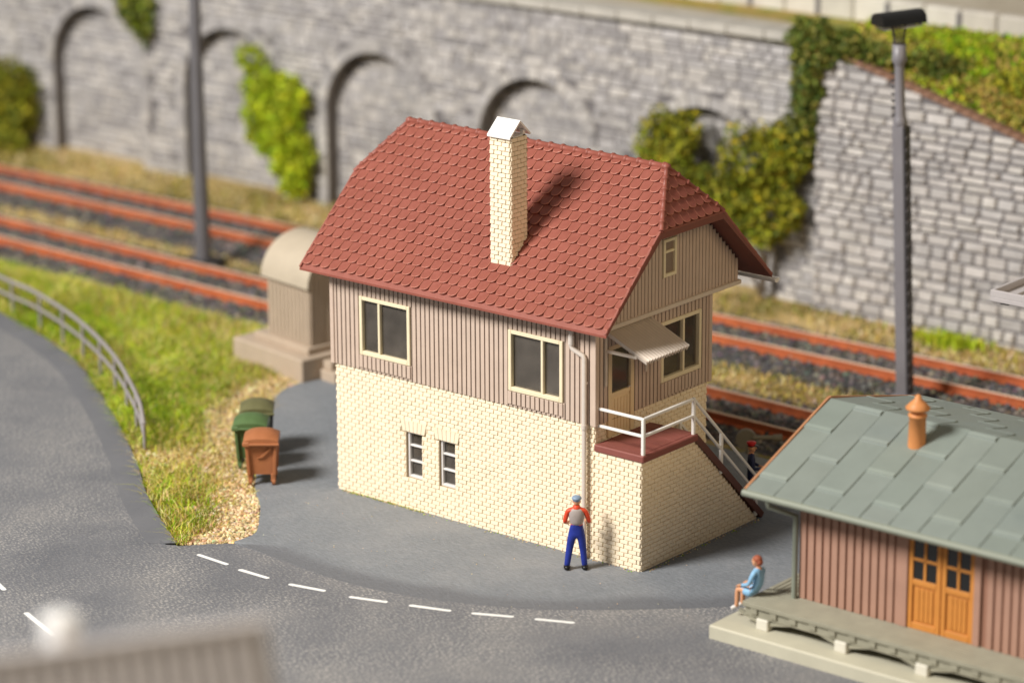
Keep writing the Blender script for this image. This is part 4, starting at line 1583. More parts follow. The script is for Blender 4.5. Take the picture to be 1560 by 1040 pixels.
# low growth on the bank
x = NR.uniform(-1.2, 12, 26000)
y = NR.uniform(RY + .3, 23.6, 26000)
zz_ = np.interp(x, [-0.5, 0.3, 2.0, 5.8, 14], [6.45, 6.66, 6.24, 5.22, 3.2])
zz_ = zz_ + (6.85 - zz_) * smooth(RY + .3, 23.2, y)
zz_ += NR.uniform(0.0, 0.22, len(x))
cl = np.where((NR.uniform(0, 1, len(x)) < np.clip(.38 + .95 * vnoise(x * 1.2, y * 1.2, 7), 0, 1))[:, None], pick(GREEN, len(x)), pick([(0.10, 0.14, 0.02), (0.48, 0.32, 0.09), (0.50, 0.40, 0.09), (0.36, 0.36, 0.05)], len(x)))
tag(leaves('bank_growth', np.stack([x, y, zz_], -1), 0.085, cl), kind='stuff')
tuft = NR.normal(0, 1, (500, 2)) * A3(.5, .25)
tag(blades('green_tuft', 4.4 + tuft[:, 0], 18.9 + tuft[:, 1], np.full(500, -.25), NR.uniform(.15, .35, 500), pick(BRIGHT, 500), .03, .6), kind='stuff')

# ------------------------------------------------------------------ masts
lm = thing('lamp_mast', 'tall dark grey lattice mast with a glossy black floodlight head', 'lamp mast', (6.31, 13.7, -0.15), local=True)
lm.rotation_euler = (0, math.radians(-2.75), math.radians(8))
q = MB()
q.box(-.30, .30, -.30, .30, -0.05, 0.25, 0, 0.03)
q.box(-.20, .10, -.15, .15, 0.2, 6.95, 0, 0.02)
q.lathe([(.17, 6.95), (.185, 7.0), (.15, 7.1), (.125, 7.2), (.115, 8.35), (.125, 8.42), (.19, 8.52), (.17, 8.60), (.16, 8.9), (.10, 8.91)], (-.04, 0, 0), 16)
q.build('mast', 'mast_grey', lm)
q = MB()
q.box(.10, .15, -.15, .15, 0.25, 6.9, 0)
for k in range(22):
    q.bar((.16, -.15, .45 + k * .295), (.16, .15, .55 + k * .295), .02, .03, 1)
q.build('lattice', ['mast_dark', 'mast_grey'], lm)
q = MB()
for k in range(7):
    q.box(-.26, -.13, -.02, .02, 7.15 + k * .17, 7.19 + k * .17)
q.build('climbing_rung', 'mast_dark', lm)
q = MB()
q.lathe([(.10, 8.9), (.16, 8.92), (.15, 9.02), (.19, 9.3), (.19, 9.36)], (-.04, 0, 0), 14)
hd = A3(0.56, 0.83, 0)
hn = A3(-0.83, 0.56, 0)
hc = A3(-.04, 0, 9.38)
q.obox(hc + A3(0, 0, -.03), hd * .55, hn * .20, Z * .05, 0, .02)
q.build('lens', 'clear_plastic', lm)
q = MB()
pr_ = []
for k in range(9):
    t_ = math.pi * k / 8
    pr_.append((0.30 * math.cos(t_), 0.30 * math.sin(t_) ** 0.6))
q.prism([tuple(hc - hd * .60 + hn * a + Z * (b_ + .02)) for a, b_ in pr_][::-1], tuple(hd * 1.20))
q.build('lamp_head', 'gloss_black', lm)

cm = thing('line_mast', 'plain round dark grey mast standing between the tracks on the left', 'mast', (-16.5, 12.4, -0.2), local=True)
q = MB()
q.lathe([(.26, 0), (.26, .12), (.23, .4), (.21, 2.5), (.175, 6.0), (.15, 10.5), (.08, 10.6)], (0, 0, 0), 16)
q.build('mast', 'line_mast_grey', cm)
q = MB()
q.box(-.5, .5, -.45, .45, -.1, .18, 0, .04)
q.build('base_plate', 'mast_dark', cm)

# ------------------------------------------------------------------ relay hut behind the house
hut = thing('relay_hut', 'beige ribbed hut with a barrel roof on a stepped plinth', 'hut', (-6.0, 5.25, 0), math.radians(-9), local=True)
q = MB()
q.box(-2.85, 0, 0, 3.2, -.1, .62, 0, .03)
q.box(-2.45, -0.22, .38, 2.85, .62, .80, 0, .02)
q.build('plinth', 'hut_beige', hut)
q = MB()
q.box(.02, .62, .55, 2.3, -.1, .30, 0, .02)
q.box(.02, .36, .65, 2.2, .30, .52, 0, .02)
q.build('step', 'hut_beige', hut)
hx0, hx1, hy0, hy1, hz0, hz1 = -2.02, -.34, .55, 2.60, .80, 2.35
q = MB()
q.box(hx0, hx1, hy0, hy1, hz0, hz1, 1)
hr = (hy1 - hy0) / 2
hym = (hy0 + hy1) / 2
arch = [(hym + hr * math.cos(math.pi * k / 12), hz1 + 0.86 * hr * math.sin(math.pi * k / 12)) for k in range(13)]
q.prism([(hx1, a, b_) for a, b_ in arch], (hx0 - hx1, 0, 0), 1)
boards(q, (hx0, hy0, hz0), X, Z, -Y, hx1 - hx0, hz1 - hz0, pitch=.15, bw=.115, proud=.03)
boards(q, (hx1, hy0, hz0), Y, Z, X, hy1 - hy0, lambda u: hz1 - hz0 + 0.86 * math.sqrt(max(0, hr ** 2 - (u - hr) ** 2)) - .02, pitch=.15, bw=.115, proud=.03)
q.build('wall', ['hut_beige', 'hut_beige'], hut)
q = MB()
ro = [(hym + (hr + .13) * math.cos(math.pi * k / 16), hz1 - .04 + 0.86 * (hr + .16) * math.sin(math.pi * k / 16)) for k in range(17)]
ri = [(hym + (hr + .05) * math.cos(math.pi * k / 16), hz1 - .04 + 0.86 * (hr + .06) * math.sin(math.pi * k / 16)) for k in range(17)]
x0_, x1_ = hx0 - .12, hx1 + .10
n = 17
vs = [(x, a, b_) for x in (x0_, x1_) for a, b_ in ro] + [(x, a, b_) for x in (x0_, x1_) for a, b_ in ri]
fs, fe = [], []
for k in range(n - 1):
    fs.append((k, k + 1, n + k + 1, n + k))
    fs.append((2 * n + k, 3 * n + k, 3 * n + k + 1, 2 * n + k + 1))
    fe.append((n + k, n + k + 1, 3 * n + k + 1, 3 * n + k))
    fe.append((k, 2 * n + k, 2 * n + k + 1, k + 1))
fe += [(0, n, 3 * n, 2 * n), (n - 1, 3 * n - 1, 4 * n - 1, 2 * n - 1)]
q.add(vs, fs, 0, True)
q.add(vs, fe, 0, False)
q.build('roof', 'hut_roof', hut)
q = MB()
q.box(hx1 + .02, hx1 + .055, hym - .45, hym + .45, hz0 + .02, hz0 + 1.75, 0, .01)
dr_ = q.build('door', 'hut_beige', hut)
q = MB()
q.tube([(hx1 + .05, hym - .33, hz0 + .85), (hx1 + .12, hym - .33, hz0 + .85)], .035, 8)
q.build('handle', 'pipe_grey', dr_)


# ------------------------------------------------------------------ rubbish containers
def bin_(label, front, rz, body, lid):
    t_ = thing('waste_container', label, 'bin', (*front, yz - .005), rz, 'rubbish containers beside the yard', local=True)
    q_ = MB()
    w_, d_ = .34, .62
    z0_, z1_ = .26, .98
    # tapered body
    vs_ = []
    for z, k in ((z0_, .86), (z1_, 1.0)):
        vs_ += [(-w_ * k, .02 + (1 - k) * .3, z), (w_ * k, .02 + (1 - k) * .3, z), (w_ * k, d_ - (1 - k) * .3, z), (-w_ * k, d_ - (1 - k) * .3, z)]
    q_.add(vs_, [(3, 2, 1, 0), (4, 5, 6, 7), (0, 1, 5, 4), (1, 2, 6, 5), (2, 3, 7, 6), (3, 0, 4, 7)])
    for s_ in (-1, 1):
        q_.bar((s_ * w_ * .84, .015, z0_), (s_ * w_ * .95, -.01, z1_), .075, .06, ch=.012)
        q_.bar((s_ * w_ * .88, d_ - .03, z0_), (s_ * w_, d_, z1_), .06, .05, ch=.012)
    q_.box(-w_ - .02, w_ + .02, -.02, d_ + .02, z1_ - .07, z1_, 0, .012)
    bd = q_.build('body', body, t_)
    q_ = MB()
    q_.bar((-.10, .02, .66), (.0, .012, .68), .03, .03)
    q_.bar((-.0, .012, .68), (.22, -.01, .90), .035, .06, ch=.008)
    q_.build('emblem_bar', body, bd)
    q_ = MB()
    n2 = 10
    lw_, y0_, y1_ = w_ + .05, -.07, d_ + .05
    vs_, fs_ = [], []
    for k in range(n2 + 1):
        f_ = k / n2
        for j in range(n2 + 1):
            g_ = j / n2 * 2 - 1
            vs_.append((g_ * lw_, y0_ + (y1_ - y0_) * f_, z1_ + .05 + (.04 + .20 * math.sin(math.pi * (.08 + f_ * .80)) ** .8) * (1 - .55 * abs(g_) ** 2.6)))
    nn_ = n2 + 1
    for k in range(n2):
        for j in range(n2):
            fs_.append((k * nn_ + j, k * nn_ + j + 1, (k + 1) * nn_ + j + 1, (k + 1) * nn_ + j))
    q_.add(vs_, fs_, 0, True)
    rim_ = [j for j in range(nn_)] + [k * nn_ + n2 for k in range(1, nn_)] + [n2 * nn_ + j for j in range(n2 - 1, -1, -1)] + [k * nn_ for k in range(n2 - 1, 0, -1)]
    q_.add([vs_[i] for i in rim_] + [(vs_[i][0], vs_[i][1], z1_ + .004) for i in rim_], [(i, i + len(rim_), (i + 1) % len(rim_) + len(rim_), (i + 1) % len(rim_)) for i in range(len(rim_))] + [tuple(range(len(rim_), 2 * len(rim_)))])
    ld = q_.build('lid', lid, t_)
    q_ = MB()
    q_.tube([(-lw_ - .02, y0_ - .02, z1_ + .03), (lw_ + .02, y0_ - .02, z1_ + .03)], .035, 8)
    q_.box(-lw_ - .02, -lw_ + .14, y0_ - .05, y0_ + .10, z1_ - .02, z1_ + .09, 0, .02)
    q_.build('grip', lid, ld)
    for s_ in (-1, 1):
        for yy in (.09, d_ - .09):
            q_ = MB()
            q_.box(s_ * .26 - .055, s_ * .26 + .055, yy - .06, yy + .05, .08, .28, 0, .02)
            lg = q_.build('leg', body, t_)
            q_ = MB()
            q_.tube([(s_ * .26 - .035, yy, .085), (s_ * .26 + .035, yy, .085)], .085, 12)
            q_.build('wheel', body if yy < .3 else 'wheel_black', lg)
    return t_


bin_('rusty brown rubbish container with a domed lid, at the front of the row', (-1.46, -0.98), math.radians(39), 'bin_brown', 'bin_brown')
bin_('green rubbish container with a domed lid, behind the brown one', (-2.42, -0.33), math.radians(37), 'bin_green', 'bin_green')
bin_('dark rubbish container with an ochre lid, farthest of the three', (-3.05, 0.55), math.radians(41), 'bin_dark', 'bin_ochre')

# ------------------------------------------------------------------ fence along the curve
fp = catmull([(-26, 7.4), (-21, 6.3), (-16.9, 5.12), (-14.9, 4.62), (-12.1, 3.50), (-9.35, 2.02), (-7.0, 0.42), (-5.42, -0.78)], 10)
fe_ = thing('guard_rail', 'pale grey two rail fence bending along the road edge', 'fence', (-5.42, -0.78, 0))
q = MB()
arc = [0.0]
for a, b_ in zip(fp[:-1], fp[1:]):
    arc.append(arc[-1] + np.linalg.norm(b_ - a))
tot = arc[-1]
fz = lambda s_: 0.92 - 0.30 * max(0, 1 - (tot - s_) / 0.8) ** 2
for hgt, w_ in ((1.0, .055), (.55, .045)):
    pts = [A3(p[0], p[1], fz(s_) * hgt + .02) for p, s_ in zip(fp, arc)]
    q.tube(pts, w_, 8)
q.build('rail', 'fence_grey', fe_)
s_ = tot
while s_ > 0.5:
    i = min(len(arc) - 2, int(np.searchsorted(arc, s_) - 1))
    f_ = (s_ - arc[i]) / (arc[i + 1] - arc[i] + 1e-9)
    p = fp[i] + (fp[i + 1] - fp[i]) * f_
    q = MB()
    q.box(p[0] - .035, p[0] + .035, p[1] - .035, p[1] + .035, -.15, fz(s_) + .04, 0, .012)
    q.build('post', 'fence_grey', fe_)
    s_ -= 1.55

# ------------------------------------------------------------------ goods shed at the right
sh = thing('goods_shed', 'boarded goods shed with a grey green slab roof and a loading platform', 'shed', (12.2, -1.6, 0))
FX = 25.0
q = MB()
q.box(11.68, FX, -2.0, 5.4, -.05, .28, 0, .03)
q.build('foundation', 'foundation', sh)
q = MB()
for k in range(8):
    y_ = -1.62 + k * .115
    q.box(12.22, FX, y_, y_ + .10, .70, .80, 0, .008)
for k in range(7):
    x_ = 12.22 + k * .115
    q.box(x_, x_ + .10, -.69, 4.6, .70, .80, 0, .008)
q.box(12.9, FX, -.69, 4.2, .66, .78, 0)
q.box(12.26, FX, -1.56, -1.44, .50, .695, 0, .01)
q.box(12.26, 12.38, -1.44, 4.5, .50, .695, 0, .01)
for k in range(40):
    x_ = 12.4 + k * .46
    if x_ < FX - .3:
        q.box(x_, x_ + .16, -1.60, -.8, .57, .699, 0, .008)
q.build('platform', 'deck_grey', sh)
for k in range(7):
    x_ = 12.68 + k * 1.84
    q = MB()
    q.box(x_ - .14, x_ + .14, -1.60, -1.36, .27, .505, 0, .02)
    f_ = q.build('foot', 'foot_white', sh)
    q = MB()
    q.bar((x_ + .14, -1.5, .42), (x_ + .75, -1.5, .55), .08, .07)
    q.bar((x_ - .14, -1.5, .42), (x_ - .6, -1.5, .55), .08, .07)
    q.build('brace', 'deck_grey', f_)
WX, WY, WZ = 12.98, -.75, .8
q = MB()
dh = [(2.52, 3.99, 0, 1.98)]
panel(q, (WX, WY, WZ), X, Z, -Y, FX - WX, 2.38, dh, .12, 1)
boards(q, (WX, WY, WZ), X, Z, -Y, FX - WX, 2.38, [(2.36, 4.15, 0, 2.38)], pitch=.185, bw=.135, proud=.035)
q.box(WX + 2.36, WX + 2.52, WY - .06, WY, WZ, WZ + 2.38, 0, .015)
q.box(WX + 3.99, WX + 4.15, WY - .06, WY, WZ, WZ + 2.38, 0, .015)
q.box(WX + 2.52, WX + 3.99, WY - .05, WY, WZ + 1.98, WZ + 2.38, 0, .01)
panel(q, (WX, 3.9, WZ), -Y, Z, -X, 4.65, 2.38, (), .12, 1)
boards(q, (WX, 3.9, WZ), -Y, Z, -X, 4.65, 2.38, (), pitch=.185, bw=.135, proud=.035)
panel(q, (FX, WY, WZ), Y, Z, X, 4.65, 2.38, (), .12, 1)
panel(q, (FX, 3.9, WZ), -X, Z, Y, FX - WX, 2.38, (), .12, 1)
q.prism([(WX, WY, WZ + 2.38), (WX, 3.9, WZ + 2.38), (WX, 1.5, 4.0)], (.1, 0, 0), 1)
q.build('wall', ['shed_board', 'shed_groove'], sh)
q = MB()
dx0, dx1, dz1 = WX + 2.52, WX + 3.99, WZ + 1.98
dm = (dx0 + dx1) / 2
q.box(dx0, dx1, WY + .02, WY + .05, WZ, dz1, 0)
for a, b_ in ((dx0, dm - .01), (dm + .01, dx1)):
    f_ = lambda x0_, x1_, z0_, z1_, t_=.0: q.box(x0_, x1_, WY - .02 - t_, WY + .02, z0_, z1_, 0, .01)
    w_ = b_ - a
    f_(a, a + .10, WZ, dz1)
    f_(b_ - .10, b_, WZ, dz1)
    f_(a + .1, b_ - .1, WZ, WZ + .14)
    f_(a + .1, b_ - .1, WZ + .90, WZ + 1.02)
    f_(a + .1, b_ - .1, dz1 - .12, dz1)
    f_(a + .1, b_ - .1, WZ + 1.40, WZ + 1.46)
    f_((a + b_) / 2 - .03, (a + b_) / 2 + .03, WZ + 1.02, dz1 - .12)
    for k in range(4):
        x_ = a + .16 + k * (w_ - .32) / 4
        q.box(x_, x_ + .09, WY - .005, WY + .02, WZ + .18, WZ + .86, 0, .005)
dd = q.build('door', 'door_orange', sh)
for a, b_ in ((dx0, dm - .01), (dm + .01, dx1)):
    q = MB()
    q.box(a + .1, b_ - .1, WY + .008, WY + .018, WZ + 1.0, dz1 - .1)
    q.build('pane', 'gloss_black', dd)
EY, EZ, RYs, RZs, BY, BZ = -1.38, 3.04, 1.5, 4.19, 4.95, 3.36
x0_, x1_ = 12.12, FX + .6
q = MB()
base_c = (0.205, 0.235, 0.212)
for (ya, za, yb, zb2) in ((EY, EZ, RYs, RZs), (BY, BZ, RYs, RZs)):
    e0, e1 = A3(x0_, ya, za), A3(x0_, yb, zb2)
    ln = np.linalg.norm(e1 - e0)
    vv = (e1 - e0) / ln
    nn = np.cross(X, vv)
    if nn[2] < 0:
        nn = -nn
    q.obox((e0 + e1) / 2 + X * (x1_ - x0_) / 2 - nn * .05, X * (x1_ - x0_) / 2, vv * ln / 2, nn * .05, 0, 0, base_c)
    col_ = 0
    x_ = x0_
    while x_ < x1_ - .1:
        w_ = min(.66, x1_ - x_)
        v_ = -1.2 + (.825 if col_ % 2 else 0)
        while v_ < ln - .05:
            a, b_ = max(v_, 0.0), min(v_ + 1.65, ln)
            if b_ - a > .05:
                k_ = R.uniform(.965, 1.03)
                o0 = e0 + X * (x_ + w_ / 2 - x0_)
                cc = tuple(np.array(base_c) * k_ * A3(R.uniform(.985, 1.015), 1, R.uniform(.98, 1.02)))
                hb, ht = .034, .006
                P_ = [o0 + X * s1 * (w_ / 2 - .012) + vv * v1 + nn * n1 for v1, n1 in ((a, hb), (b_, ht)) for s1 in (-1, 1)]
                Q_ = [o0 + X * s1 * (w_ / 2 - .004) + vv * (v1 - e_) + nn * -.002 for v1, e_ in ((a, .03), (b_, 0)) for s1 in (-1, 1)]
                fs = [(0, 1, 3, 2), (4, 5, 1, 0), (1, 5, 7, 3), (4, 0, 2, 6)]
                if ya > yb:
                    fs = [f2[::-1] for f2 in fs]
                q.add(P_ + Q_, fs, 0, False, cc)
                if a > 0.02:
                    q.obox(o0 + vv * (a + .055) + nn * (hb + .004), X * (w_ / 2 - .02), vv * .05, nn * .004, 0, 0, tuple(np.array(cc) * 1.2))  # paler strip on the sheet's lip, a gloss highlight put into the colour
            v_ += 1.65
        x_ += .66
        col_ += 1
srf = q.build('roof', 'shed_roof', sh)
q = MB()
for p, r_ in (((x0_ - .02, EY - .01, EZ - .03), (x0_ - .02, RYs, RZs - .02)), ((x0_ - .02, BY, BZ - .03), (x0_ - .02, RYs, RZs - .02))):
    q.bar(p, r_, .05, .13)
q.build('verge_board', 'trim_rust', srf)
q = MB()
q.tube([(x0_ - .05, EY - .05, EZ - .06), (x1_, EY - .05, EZ - .06)], .075, 10)
q.build('gutter', 'shed_green', sh)
q = MB()
q.tube([(12.62, EY - .02, EZ - .1), (12.62, EY + .02, EZ - .25), (12.93, WY - .1, EZ - .52), (12.93, WY - .1, .8)], .058, 10)
q.build('downpipe', 'shed_green', sh)
zs_ = lambda y_: EZ + (RZs - EZ) * (y_ - EY) / (RYs - EY)
q = MB()
q.lathe([(.18, -.12), (.175, .02), (.165, .57), (.185, .58), (.185, .63), (.115, .64), (.115, .71), (.235, .73), (.245, .77), (.15, .87), (.07, .94), (.06, 1.0), (.02, 1.03)], (14.62, .80, zs_(.80)), 20)
q.build('roof_vent', 'vent_orange', sh)
q = MB()
q.lathe([(.20, -.12), (.195, .02), (.185, .60), (.13, .67), (.26, .76), (.17, .90), (.02, 1.06)], (18.62, -.55, zs_(-.55)), 20)
q.build('roof_vent', 'shed_board', sh)

# grey tray-like canopy corner entering at the right edge
cp = thing('platform_canopy', 'pale grey flat platform canopy with a raised rim, cut off by the right edge', 'canopy', (13.2, 10.0, 0))
q = MB()
x0_, x1_, y0_, y1_ = 11.32, 15.2, 9.0, 11.2
q.box(x0_, x1_, y0_, y1_, 4.40, 4.50, 0, .01)
for a in ((x0_, x1_, y0_, y0_ + .08), (x0_, x1_, y1_ - .08, y1_), (x0_, x0_ + .08, y0_ + .08, y1_ - .08), (x1_ - .08, x1_, y0_ + .08, y1_ - .08)):
    q.box(*a, 4.50, 4.66, 0, .01)
for k in range(6):
    q.box(x0_ + .4 + k * .6, x0_ + .46 + k * .6, y0_ + .09, y1_ - .09, 4.50, 4.56)
q.build('roof', 'tray_grey', cp)
q = MB()
q.tube([(13.9, 10.1, -.2), (13.9, 10.1, 4.4)], .11, 12)
q.box(12.2, 14.9, 10.05, 10.15, 4.28, 4.40)
q.build('post', 'mast_grey', cp)
q = MB()
q.box(11.55, 11.75, 9.06, 9.26, 4.36, 4.40)
q.build('lamp', 'mast_dark', cp)

# ------------------------------------------------------------------ out of focus building close to the camera
def along(u, v, dist):
    return A3(*(cam.matrix_world.translation + (fw_ + rt * ((u - 780) / 4834.13) - up * ((v - 520) / 4834.13)) * dist))


rB = along(404, 950, 35.5)
FZ = rB[2]
rA = along(-60, 1012, (FZ - cam.location.z) / (fw_.z - up.z * (1012 - 520) / 4834.13))
e = (rB - rA)
e /= np.linalg.norm(e)
rA = rB - e * 9.0
dn = A3(e[1], -e[0], 0)      # horizontal, towards the camera
fh = thing('foreground_house', 'blurred brown grey roof of a house cut off by the bottom edge', 'house', tuple(A3(*(rA + rB) / 2) * A3(1, 1, 0)))
q = MB()
drop, run = 2.7, 1.5
ea, eb = rA + dn * run - Z * drop, rB + dn * run - Z * drop
fa, fb = rA - dn * run - Z * drop, rB - dn * run - Z * drop
for a, b_, c_, d_ in ((ea, eb, rB, rA), (fb, fa, rA, rB)):
    n0 = np.cross(b_ - a, d_ - a)
    n0 /= np.linalg.norm(n0)
    q.prism([a, b_, c_, d_], tuple(-n0 * .12), 1)
    ln = np.linalg.norm(b_ - a)
    for k in range(int(ln / .20) + 1):
        p = a + (b_ - a) * min(.992, max(.008, k * .20 / ln))
        q.bar(p + n0 * .02, p + (d_ - a) + n0 * .02, .125, .05, 0, n0)
q.tube([rA, rB], .07, 10)
frf = q.build('roof', ['far_roof', 'far_groove'], fh)
q = MB()
ins = .15
wa, wb, wc, wd = rA + dn * (run - ins), rB + dn * (run - ins) - e * .3, rB - dn * (run - ins) - e * .3, rA - dn * (run - ins)
wz = FZ - drop - .02
for p, r_ in ((wa, wb), (wb, wc), (wc, wd), (wd, wa)):
    q.add([(p[0], p[1], 0), (r_[0], r_[1], 0), (r_[0], r_[1], wz), (p[0], p[1], wz)], [(0, 1, 2, 3)])
pk = rB - e * .3
q.add([(wb[0], wb[1], wz), (wc[0], wc[1], wz), (pk[0], pk[1], FZ - .15)], [(0, 1, 2)])
q.build('wall', 'far_wall', fh)
q = MB()
cc = along(101, 988, 35.5) - dn * .30
cc[2] = FZ
q.box(cc[0] - .15, cc[0] + .15, cc[1] - .15, cc[1] + .15, FZ - .6, FZ - .06, 0, .02)
chm = q.build('chimney', 'cap_white', fh)
q = MB()
q.box(cc[0] - .18, cc[0] + .18, cc[1] - .18, cc[1] + .18, FZ - .06, FZ + .03, 0, .02)
q.build('cap', 'cap_white', chm)


# ------------------------------------------------------------------ people
def skin(nodes, edges, root=0, sub=2):
    """grow a continuous surface round a skeleton: nodes (x,y,z,r), returns vertices and faces"""
    me = bpy.data.meshes.new('tmp')
    me.from_pydata([n_[:3] for n_ in nodes], edges, [])
    o = bpy.data.objects.new('tmp', me)
    COL.objects.link(o)
    md = o.modifiers.new('skin', 'SKIN')
    md.use_smooth_shade = True
    for i, n_ in enumerate(nodes):
        sv = me.skin_vertices[0].data[i]
        rr_ = n_[3]
        sv.radius = rr_ if isinstance(rr_, tuple) else (rr_, rr_)
        sv.use_root = i == root
    s2 = o.modifiers.new('sub', 'SUBSURF')
    s2.levels = s2.render_levels = sub
    dg_ = bpy.context.evaluated_depsgraph_get()
    ev = bpy.data.meshes.new_from_object(o.evaluated_get(dg_))
    V = np.array([v.co[:] for v in ev.vertices])
    F = [tuple(p.vertices) for p in ev.polygons]
    bpy.data.objects.remove(o)
    bpy.data.meshes.remove(me)
    bpy.data.meshes.remove(ev)
    return V, F


def ball(mb, c, r, mi, n=12, m=8):
    vs, fs = [], []
    for i in range(m + 1):
        t_ = math.pi * i / m
        for k in range(n):
            p = 2 * math.pi * k / n
            vs.append((c[0] + r[0] * math.sin(t_) * math.cos(p), c[1] + r[1] * math.sin(t_) * math.sin(p), c[2] + r[2] * math.cos(t_)))
    for i in range(m):
        for k in range(n):
            fs.append((i * n + k, (i + 1) * n + k, (i + 1) * n + (k + 1) % n, i * n + (k + 1) % n))
    mb.add(vs, fs, mi, True)


def head(mb, c, tilt=0.0, k=1.0):
    """face looking along +y: skull, jaw, nose, ears, eyes, mouth; skin is slot 0, eye 4, lip 5"""
    c = A3(*c)
    ball(mb, c, (.078 * k, .095 * k, .112 * k), 0)
    ball(mb, c + A3(0, .022, -.062) * k, (.056 * k, .066 * k, .056 * k), 0)
    ball(mb, c + A3(0, .098, -.018) * k, (.013 * k, .022 * k, .026 * k), 0, 8, 6)
    for s_ in (-1, 1):
        ball(mb, c + A3(s_ * .079, -.005, -.012) * k, (.010 * k, .022 * k, .032 * k), 0, 8, 6)
        ball(mb, c + A3(s_ * .031, .083, .006) * k, (.012 * k, .010 * k, .008 * k), 4, 8, 6)
    ball(mb, c + A3(0, .083, -.066) * k, (.022 * k, .008 * k, .006 * k), 5, 8, 6)


def hand(mb, w, d, palm_n, side):
    """palm, four fingers and a thumb from the wrist w along d; palm_n points out of the palm"""
    w, d, pn = A3(*w), A3(*d), A3(*palm_n)
    d = d / np.linalg.norm(d)
    pn = pn - d * np.dot(pn, d)
    pn /= np.linalg.norm(pn)
    sd = np.cross(d, pn) * side
    mb.obox(w + d * .045, d * .05, sd * .038, pn * .016, 0, .012)
    for k, ln in enumerate((.062, .072, .068, .052)):
        b_ = w + d * .085 + sd * (.028 - k * .019)
        V, F = skin([(*b_, .010), (*(b_ + d * ln * .55 + pn * .008), .009), (*(b_ + d * ln * .9 + pn * .030), .007)], [(0, 1), (1, 2)], 0, 1)
        mb.add(V, F, 0, True)
    b_ = w + d * .025 + sd * .034
    V, F = skin([(*b_, .012), (*(b_ + d * .03 + sd * .026 + pn * .01), .011), (*(b_ + d * .062 + sd * .026 + pn * .026), .008)], [(0, 1), (1, 2)], 0, 1)
    mb.add(V, F, 0, True)


def body(mb, nodes, edges, zones, root=0):
    V, F = skin(nodes, edges, root)
    segs = [(np.array(nodes[a][:3]), np.array(nodes[b_][:3]), m_) for a, b_, m_ in zones]
    cen = np.array([V[list(f)].mean(0) for f in F])
    best = np.full(len(F), 1e9)
    mi = np.zeros(len(F), int)
    for a, b_, m_ in segs:
        ab = b_ - a
        t_ = np.clip(((cen - a) @ ab) / (ab @ ab), 0, 1)
        d_ = np.linalg.norm(cen - a - t_[:, None] * ab, axis=1)
        k = d_ < best
        best[k] = d_[k]
        mi[k] = m_
    o = len(mb.v)
    mb.v += [tuple(v) for v in V]
    mb.c += [(1, 1, 1)] * len(V)
    mb.f += [tuple(i + o for i in f) for f in F]
    mb.m += [int(q_) for q_ in mi]
    mb.sm += [True] * len(F)


def person(label, loc, rz, N_, E_, zones, hd_, hands, mats):
    t_ = thing('person', label, 'person', loc, rz, local=True)
    mb = MB()
    body(mb, N_, E_, zones)
    head(mb, hd_)
    for h_ in hands:
        hand(mb, *h_)
    mb.build('body', mats, t_)
    return t_


# standing: 0 pelvis 1 belly 2 chest 3 neckbase 4 neck | 5 hipL 6 kneeL 7 ankleL 8 toeL | 9..12 right | 13 shL 14 elL 15 wrL | 16.. right
def stand(hl, hr_, arms):
    n_ = [(0, 0, .88, (.135, .105)), (0, .005, 1.02, (.130, .100)), (0, .0, 1.20, (.155, .105)), (0, -.005, 1.345, (.085, .07)), (0, .0, 1.43, .052)]
    for s_, h_ in ((-1, hl), (1, hr_)):
        n_ += [(s_ * .09, 0, .80, .100), (s_ * (.10 + h_[0] * .5), h_[1] * .5 + .02, .46, .080), (s_ * (.10 + h_[0]), h_[1], .10, .066), (s_ * (.115 + h_[0]), h_[1] + .13, .045, .040)]
    for s_, (el, wr) in zip((-1, 1), arms):
        n_ += [(s_ * .185, 0, 1.315, .062), (*el, .048), (*wr, .036)]
    e_ = [(0, 1), (1, 2), (2, 3), (3, 4), (0, 5), (5, 6), (6, 7), (7, 8), (0, 9), (9, 10), (10, 11), (11, 12), (3, 13), (13, 14), (14, 15), (3, 16), (16, 17), (17, 18)]
    return n_, e_


arms = (((-.25, -.01, 1.07), (-.19, .20, .98)), ((.265, .02, 1.07), (.20, .24, .985)))
N_, E_ = stand((.10, .0), (.07, .02), arms)
Z_ = [(0, 1, 1), (1, 2, 2), (2, 3, 2), (3, 4, 0), (0, 5, 1), (5, 6, 1), (6, 7, 1), (7, 8, 3), (0, 9, 1), (9, 10, 1), (10, 11, 1), (11, 12, 3), (3, 13, 2), (13, 14, 2), (14, 15, 0), (3, 16, 2), (16, 17, 2), (17, 18, 0)]
wk = person('worker in blue trousers, red shirt, grey vest and blue cap facing the wall', (7.36, -.72, yz - .01), math.radians(37), N_, E_, Z_, (0, .01, 1.535),
            [((-.19, .20, .98), (.15, .9, -.2), (1, 0, 0), 1), ((.20, .24, .985), (-.1, .9, -.1), (-1, 0, 0), -1)],
            ['skin', 'cloth_blue', 'cloth_red', 'boot_black', 'eye_dark', 'lip'])
